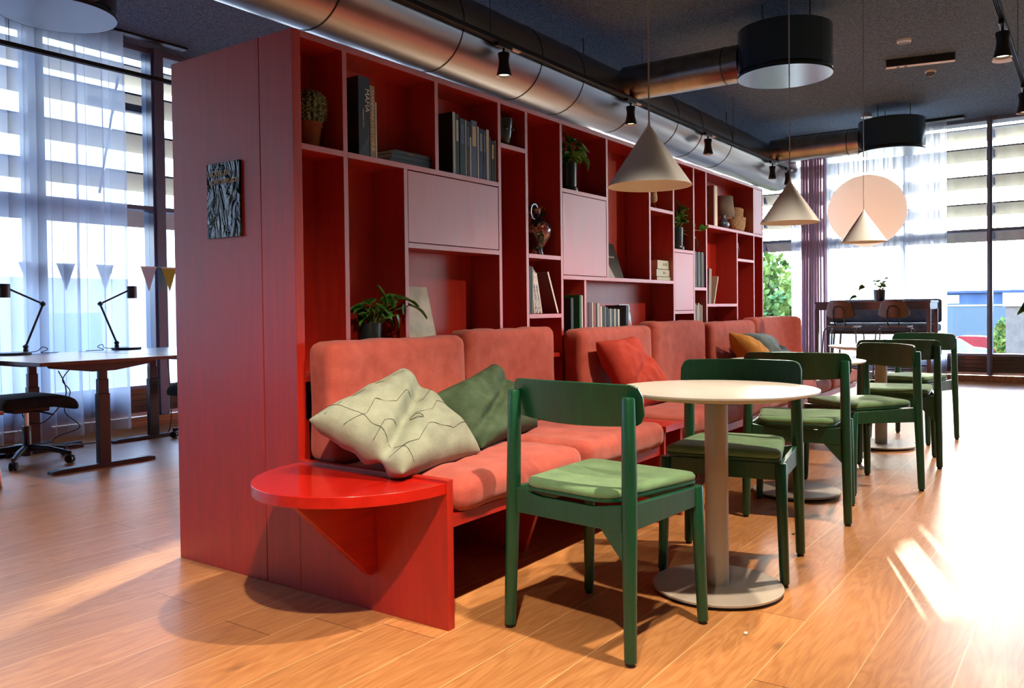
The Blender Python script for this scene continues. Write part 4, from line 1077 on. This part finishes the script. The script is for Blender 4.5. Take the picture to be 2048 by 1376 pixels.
def cable(label, pts, r=.004, power=False):
    t = thing('power_cable', label, 'cable', (0, 0, 0), group='black cables under the desks')
    V = [Vector(p) for p in pts]; out = []
    for i in range(len(V)-1):
        p0 = V[max(i-1, 0)]; p1 = V[i]; p2 = V[i+1]; p3 = V[min(i+2, len(V)-1)]
        for k in range(8):
            s = k/8; out.append(.5*((2*p1) + (p2-p0)*s + (2*p0-5*p1+4*p2-p3)*s*s + (3*p1-p0-3*p2+p3)*s**3))
    out.append(V[-1])
    MB().tube(out, r, 8).build('wire', BLACKP, t, smooth=True)
    return t
cable('black cable sagging under the near desk beside the office chair', [(.90, 3.6, .64), (1.02, 3.75, .52), (1.08, 3.9, .40), (.98, 4.0, .24), (.9, 4.1, .26), (.86, 4.08, .34)])
cable('black cable dropping from the near desk to the power block', [(1.16, 3.9, .66), (1.10, 3.95, .55), (1.18, 4.0, .45), (1.16, 4.05, .30), (1.30, 4.1, .16), (1.15, 4.15, .10), (1.08, 4.15, .04)])
cable('black cable looping across the floor between the desks', [(1.10, 4.18, .02), (1.4, 4.2, .005), (1.7, 4.15, .005), (2.0, 4.1, .005), (2.05, 4.05, .1), (2.05, 4.05, .4), (2.0, 4.0, .66)])
cable('black cable curled on the floor at the foot of the curtain', [(.5, 4.25, .4), (.55, 4.3, .12), (.7, 4.33, .06), (.75, 4.3, .1), (.62, 4.25, .08), (.6, 4.28, .005), (.9, 4.3, .005)])
t = thing('power_strip', 'black power block lying on the floor by the curtain', 'power strip', (1.15, 4.17, 0), .15)
MB().box(-.20, .20, -.035, .035, 0, .035).build('body', BLACKP, t, bevel=.004)
MB().box(-.16, -.06, -.03, .03, .035, .075).build('adapter', BLACKP, t, bevel=.004)

def desk_lamp(label, x, y, sx):
    t = thing('desk_lamp', label, 'desk lamp', (x, y, .738))
    MB().lathe([(.115, 0), (.118, .006), (.118, .018), (.10, .022)], seg=48).build('base', BLACK, t, smooth=True, angle=40)
    MB().tube([(-.085*sx, 0, .02), (-.085*sx, 0, .045)], .018, 14).build('pivot', BLACK, t, smooth=True)
    MB().lathe([(.002, -.02), (.02, -.008), (.02, .008), (.002, .02)], (-.085*sx, 0, .06), 16).build('knob', BLACK, t, smooth=True)
    MB().tube([(-.085*sx, 0, .06), (-.22*sx, 0, .385)], .0085, 12).build('lower_arm', BLACK, t, smooth=True)
    MB().lathe([(.002, -.022), (.021, -.008), (.021, .008), (.002, .022)], (-.22*sx, 0, .39), 16).build('elbow', BLACK, t, smooth=True)
    MB().tube([(-.22*sx, 0, .39), (.03*sx, 0, .505)], .0075, 12).build('upper_arm', BLACK, t, smooth=True)
    MB().lathe([(.040, -.052), (.040, .050), (.036, .052)], (.06*sx, 0, .49), 32).build('lamp_head', BLACK, t, smooth=True, angle=40)
    MB().lathe([(.034, -.0525), (.034, -.051)], (.06*sx, 0, .49), 24).build('lamp_lens', cm(120, 90, 84), t)
    cable('black cable curling from the base of the %s' % ('right desk lamp' if sx > 0 else 'left desk lamp'), [(x - .10*sx, y, .752), (x - .18*sx, y + .02, .76), (x - .21*sx, y, .79), (x - .25*sx, y, .77), (x - .20*sx, y, .745), (x - .34*sx, y + .02, .742)], .003)
    return t
desk_lamp('black jointed desk lamp on the right-hand desk, head to the right', 1.845, 4.36, 1)
desk_lamp('black jointed desk lamp at the left picture edge, head to the left', .93, 4.33, -1)

def office_chair(label, x, y, rz, first=None):
    t = thing('office_chair', label, 'office chair', (x, y, 0), rz, 'black office chairs at the desks')
    for k in range(5):
        a = 2*PI*k/5 + .25; c, s = math.cos(a), math.sin(a)
        M = MB(); M.tube([(.03*c, .03*s, .105), (.16*c, .16*s, .10), (.30*c, .30*s, .072)], [.026, .020, .015], 10)
        l = M.build('base_arm', BLACK, t, smooth=True)
        MB().tube([(.31*c, .31*s, .085), (.31*c, .31*s, .045)], .012, 10).build('caster_stem', BLACK, l, smooth=True)
        M = MB()
        M.tube([(.31*c - .022*s, .31*s + .022*c, .028), (.31*c - .006*s, .31*s + .006*c, .028)], .028, 18)
        M.tube([(.31*c + .022*s, .31*s - .022*c, .028), (.31*c + .006*s, .31*s - .006*c, .028)], .028, 18)
        M.build('caster', BLACKP, l, smooth=True, angle=40)
    MB().lathe([(.032, .05), (.036, .12), (.028, .13), (.028, .26)], seg=24).build('column', BLACK, t, smooth=True, angle=40)
    MB().lathe([(.016, .26), (.016, .37)], seg=16).build('gas_lift', CHROME, t, smooth=True)
    MB().box(-.12, .12, -.09, .09, .36, .405).build('mechanism', BLACK, t, bevel=.008)
    MB().tube([(.02, -.09, .37), (.04, -.2, .36), (.06, -.26, .35)], .006, 8).build('lever', BLACK, t, smooth=True)
    M = MB().soft(-.25, .26, -.24, .24, .40, .475, .035, n=14, puff=.008)
    for v in M.b.verts: v.co.z -= .05*max(0, (v.co.x - .12)/.14)**2
    M.build('seat', BLKFAB, t, smooth=True, angle=180)
    M = MB().soft(-.33, -.27, -.21, .21, .60, 1.0, .03, n=14)
    for v in M.b.verts: v.co.x += .35*v.co.y**2*1.2 + -.10*(v.co.z - .6)
    M.build('backrest', BLKFAB, t, smooth=True, angle=180)
    MB().tube([(-.10, 0, .38), (-.27, 0, .40), (-.33, 0, .50), (-.35, 0, .70)], [.018, .018, .016, .014], 10).build('back_support', BLACK, t, smooth=True)
    return t
oc = office_chair('black office chair on castors pushed to the near desk, cut by the left edge', .74, 3.74, 0)
oc = office_chair('black office chair mostly hidden behind the bookcase end', 2.14, 3.62, PI)
t = thing('folding_chair', 'pale wood and steel chair leg just visible at the left edge beside the office chair', 'chair', (.42, 3.62, 0))
MB().box(-.20, .20, -.2, .2, .44, .46).build('seat', OAKB, t, bevel=.004)
for sx_, sy_ in ((-1, -1), (1, -1), (-1, 1), (1, 1)): MB().tube([(.18*sx_, .18*sy_, 0), (.15*sx_, .15*sy_, .44)], .011, 10).build('leg', CHROME, t, smooth=True)
t.location = (.065, 3.17, 0)

# bunting
for k, (x, col, lb) in enumerate(((1.22, (170, 190, 206), 'pale bunting flag behind the left lamp'), (1.52, (120, 140, 160), 'dark bunting flag seen through the sheer curtain'), (1.86, (206, 214, 190), 'pale bunting flag at the sheer curtain edge'), (2.270, (196, 206, 226), 'pale lilac bunting flag right of the sheer curtain'), (2.479, (176, 176, 70), 'olive yellow bunting flag beside the red bookcase end'))):
    t = thing('bunting_flag', 'triangular ' + lb, 'flag', (x, 4.70, 1.47), group='bunting flags on the string')
    MB().prism([(-.078, 0), (.078, 0), (-.0, -.225)], 'y', -.0008, .0008).build('cloth', cm(*col, .9), t)
    MB().box(-.08, .08, -.0015, .0015, -.008, .004).build('hem', WHT, t)
t = thing('bunting_string', 'thin white string carrying the bunting flags before the left window', 'string')
MB().tube([(-1, 4.70, 1.50), (1.0, 4.70, 1.478), (2.0, 4.70, 1.475), (3.4, 4.70, 1.474)], .0016, 6).build('string', WHT, t)

# ================================================================== HIGH TABLE AREA
BARM = mat('dark_brown_bar_table', srgb(58, 44, 46), .35, coat=.2)
t = thing('high_table', 'dark high table with slim square legs under the paper lantern', 'table', (9.3, -.10, 0))
MB().box(-.30, .30, -.70, .66, 1.065, 1.09).build('table_top', BARM, t, bevel=.002)
MB().box(-.29, .29, -.69, .65, .985, 1.065).build('apron', BARM, t, bevel=.002)
for sx_ in (-1, 1):
    for y in (-.675, .635): MB().box(.275*sx_ - .022, .275*sx_ + .022, y - .022, y + .022, 0, 1.0).build('leg', BARM, t, bevel=.002)
t = thing('high_sofa', 'blue-grey felt high-backed counter sofa behind the high table', 'high sofa', (10.05, -.10, 0))
M = MB().soft(.06, .16, -.68, .74, .80, 1.12, .045, n=16)
for v in M.b.verts: v.co.x -= max(0, abs(v.co.y - .03) - .5)**1.2*.9
M.build('backrest', GREYF, t, smooth=True, angle=180)
MB().soft(-.30, .12, -.66, .72, .68, .80, .05, n=14).build('seat_cushion', GREYF, t, smooth=True, angle=180)
MB().box(-.29, .13, -.60, .66, .655, .68).build('seat_frame', BLACK, t, bevel=.003)
for sx_, lx in ((-1, -.26), (1, .10)):
    for y in (-.55, .61): MB().tube([(lx, y, .66), (lx + .03*sx_, y + (.05 if y > 0 else -.05), 0)], .013, 10).build('leg', BLACK, t, smooth=True)
MB().tube([(-.275, -.58, .25), (-.275, .64, .25)], .01, 8).build('foot_rail', BLACK, t, smooth=True)
def make_stool():
    t = thing('bar_stool', 'x', 'stool')
    M = MB()
    def fn(u, v):
        y = (u-.5)*2; z = v
        hw = (.135 + .045*(1-z)**1.0)*(1 - .12*max(0, (z-.85)/.15)**2 - .25*max(0, (.12-z)/.12)**2)
        if v > .92: hw *= .985
        return (-.19 - .04*z + .09*(y*hw/.18)**2, y*hw, .885 + .215*z - .018*abs(y)**6*(1 if z > .5 else -1))
    M.grid(fn, 18, 10); M.build('backrest', STOOLB, t, smooth=True, solid=.010, angle=180)
    M = MB()
    M.prism(rpoly([(-.18, -.15), (.19, -.19), (.19, .19), (-.18, .15)], .07), 'z', .772, .784)
    for v in M.b.verts: v.co.z += .015*(abs(v.co.y)/.19)**2 - .012*max(0, (v.co.x-.08)/.11)**2
    M.build('seat', STOOLB, t, smooth=True, angle=40)
    for sy in (1, -1):
        MB().tube([(-.10, .055*sy, .77), (-.19, .065*sy, .86), (-.215, .065*sy, .98), (-.222, .045*sy, 1.02)], .007, 10).build('back_support', BLACK, t, smooth=True)
        for sx_ in (1, -1): MB().tube([(.04*sx_, .165*sy, .762), (.12*sx_, .175*sy, .758), (.165*sx_, .19*sy, .72), (.215*sx_, .235*sy, 0)], .0085, 10).build('leg', BLACK, t, smooth=True)
    MB().tube([(-.222, -.045, 1.02), (-.226, 0, 1.03), (-.222, .045, 1.02)], .007, 10).build('back_bow', BLACK, t, smooth=True)
    MB().tube([(.195, -.213, .28), (.195, .213, .28)], .0075, 8).build('foot_rail', BLACK, t, smooth=True)
    MB().tube([(-.195, -.213, .28), (-.195, .213, .28)], .0075, 8).build('foot_rail', BLACK, t, smooth=True)
    return t
s_ = make_stool(); s_.location = (8.72, .135, 0); s_.rotation_euler = (0, 0, -.05); tag(s_, 'brown shell bar stool at the high table, left of the pair', 'stool', 'bar stools at the high table')
s2 = copy_tree(s_); s2.location = (8.72, -.455, 0); s2.rotation_euler = (0, 0, .06); tag(s2, 'brown shell bar stool at the high table, right of the pair', 'stool')
t = plant('small trailing plant in a dark pot on the high table', (9.33, -.16, 1.09), .072, .15, [((.05, .19, .20), (.07, .27, .15), .07, .5), ((.0, .27, .06), (.02, .37, .04), .075, .3)], foot=False, wild=20, seed=31, reach=.16)
t = thing('potted_plant', 'tall plant at the right picture edge with only one leaf tip in view', 'plant', (3.05, -2.385, 0))
MB().lathe([(.13, 0), (.17, .35), (.15, .35), (.14, .3)], seg=32).build('pot', WHITE, t, smooth=True, angle=40)
st = MB(); st.tube([(0, 0, .3), (.02, .03, .8), (0, .15, 1.08)], .006, 8)
place_leaf(t, (0, .10, 1.13), (0.0, .302, .985), .10, 1.25, .1)
for k in range(9):
    a = PI*1.1 + k*.22; b = Vector((.1*math.cos(a), .1*math.sin(a) - .05, .8 + .05*k)); st.tube([(0, 0, .3), b], .004, 6); place_leaf(t, b, b + Vector((.16*math.cos(a), .16*math.sin(a), .02)), .08, .3)
st.build('stems', STEM, t, smooth=True)

# crumbs on the floor
t = thing('paper_crumb', 'tiny white paper crumb on the floor before the nearest table', 'crumb', (.498, -1.52, 0)); MB().soft(-.008, .008, -.006, .006, 0, .009, .004, n=3, wr=.003).build('scrap', WHITE, t)
t = thing('dark_crumb', 'tiny black fleck on the floor beyond the nearest table', 'crumb', (1.755, -1.30, 0)); MB().box(-.012, .012, -.006, .006, 0, .003).build('scrap', BLACKP, t)

# ================================================================== OUTSIDE
def car(label, x, y, rz, col):
    t = thing('car', label, 'car', (x, y, -2.1), rz, 'cars parked outside')
    body = [(-2.1, .35), (-2.1, .75), (-1.9, .92), (-1.35, .98), (-.75, 1.40), (.55, 1.42), (1.25, .98), (1.95, .86), (2.15, .6), (2.15, .35)]
    M = MB(); M.prism(body, 'y', -.85, .85)
    for v in M.b.verts:
        if v.co.z > 1.0: v.co.y *= .78
    M.build('body', mat('car_paint', srgb(*col), .45, spec=.4), t, bevel=.05)
    gl = cm(40, 52, 62, .08)
    M = MB(); M.prism([(-1.2, 1.0), (-.72, 1.34), (.5, 1.36), (1.08, 1.0)], 'y', -.80, .80)
    for v in M.b.verts:
        if v.co.z > 1.1: v.co.y *= .86
        else: v.co.y *= 1.055
    M.build('windows', gl, t)
    for sx_ in (-1.35, 1.35):
        for sy in (-.78, .78): MB().lathe([(.31, -.1), (.33, -.08), (.33, .08), (.31, .1)], (sx_, sy, .33), 24, ax='y').build('wheel', BLACKP, t, smooth=True, angle=40)
    return t
car('white car parked outside, seen through the far window', 45.0, 3.9, 1.75, (170, 172, 178))
car('red car parked outside beside the window mullion', 49.5, 3.0, 1.3, (150, 14, 14))
BLD = vary(mat('blue_grey_render', srgb(110, 130, 160), .8), srgb(66, 86, 120), srgb(84, 104, 136), nscale=.5)
t = thing('building', 'long low blue-grey building with white trim across the car park', 'building', (75, 0, -2.1))
MB().box(0, 8, -40, 40, 0, 4.05).build('wall', BLD, t)
MB().box(-.3, 8.3, -40.3, 40.3, 4.05, 4.25).build('roof_edge', cm(70, 90, 126), t)
MB().box(-.12, 0, -40, 40, 2.98, 3.1).build('white_band', WHITE, t)
MB().box(-.06, 0, -40, 40, 0, 2.95).build('lower_wall', cm(100, 114, 116), t)
for k in range(14): MB().box(-.08, 0, -38 + k*5.6, -36 + k*5.6, 3.2, 3.9).build('window', cm(200, 216, 230, .15), t)
t = thing('gate_pillar', 'broad beige rendered pillar with white cap outside at the right edge', 'pillar', (30, -.9, -2.1))
MB().box(-.3, .3, -.9, .92, 0, 3.05).build('shaft', vary(mat('beige_render', srgb(206, 184, 160), .8), srgb(138, 120, 102), srgb(152, 134, 114)), t)
MB().box(-.38, .38, -1.0, 1.0, 3.05, 3.5).build('cap', WHITE, t, bevel=.01)
FOL = vary(mat('garden_foliage', srgb(120, 150, 60), .8), srgb(70, 110, 40), srgb(170, 184, 84), nscale=2.5)
BARK = mat('bark', srgb(92, 74, 58), .9)
def tree(label, x, y, h, r, seed, trunk=.3, n=1500, ls=.16, group=None, cat='tree', name='tree'):
    t = thing(name, label, cat, (x, y, -2.1), group=group)
    rr = random.Random(seed)
    MB().tube([(0, 0, 0), (.05, .05, h*.5), (0, 0, h*.85)], [.09, .07, .03], 8).build('trunk', BARK, t, smooth=True)
    M = MB()
    for k in range(n):
        while True:
            p = Vector((rr.uniform(-1, 1), rr.uniform(-1, 1), rr.uniform(-1, 1)))
            if .25 < p.length < 1 and mnoise.noise(p*2.2 + Vector((seed, 0, 0))) > -.12: break
        q = Vector((p.x*r, p.y*r, h*(.5 + trunk/2) + p.z*h*(1-trunk)/2))
        a = Vector((rr.uniform(-1, 1), rr.uniform(-1, 1), rr.uniform(-1, 1))).normalized()*ls; b = a.cross(Vector((rr.uniform(-1, 1), rr.uniform(-1, 1), rr.uniform(-1, 1)))).normalized()*ls*.6
        M._f([M.b.verts.new(q - a), M.b.verts.new(q + b), M.b.verts.new(q + a), M.b.verts.new(q - b)])
    M.build('foliage', FOL, t)
    return t
tree('loose yellow-green tree outside, seen right of the bookcase end', 24, 6.0, 4.9, 1.1, 5, .1)
tree('taller loose green tree outside behind the bookcase end', 27, 7.6, 5.4, 1.3, 8, .15)
tree('low green tree outside left of the mauve curtain', 22, 4.9, 3.6, 1.0, 12, .1)
tree('yellow-green shrub outside left of the beige pillar', 33, .18, 2.7, .5, 15, .40, 900, .10, name='shrub', cat='shrub')
tree('low shrub outside in front of the parked cars', 41, 3.6, .45, 1.1, 18, .0, 700, .10, name='shrub', cat='shrub')
t = thing('office_block', 'pale tall building face outside the left windows', 'building', (-2, 24, -2.1))
MB().box(-30, 45, 0, 8, 0, 4.3).build('wall', vary(mat('pale_brick', srgb(214, 208, 206), .9), srgb(206, 196, 196), srgb(226, 222, 220), nscale=.6), t)
for k in range(16):
    for z in (1.6,): MB().box(-28 + k*4.5, -26.2 + k*4.5, -.05, 0, z, z + 1.6).build('window', cm(150, 166, 186, .1), t)
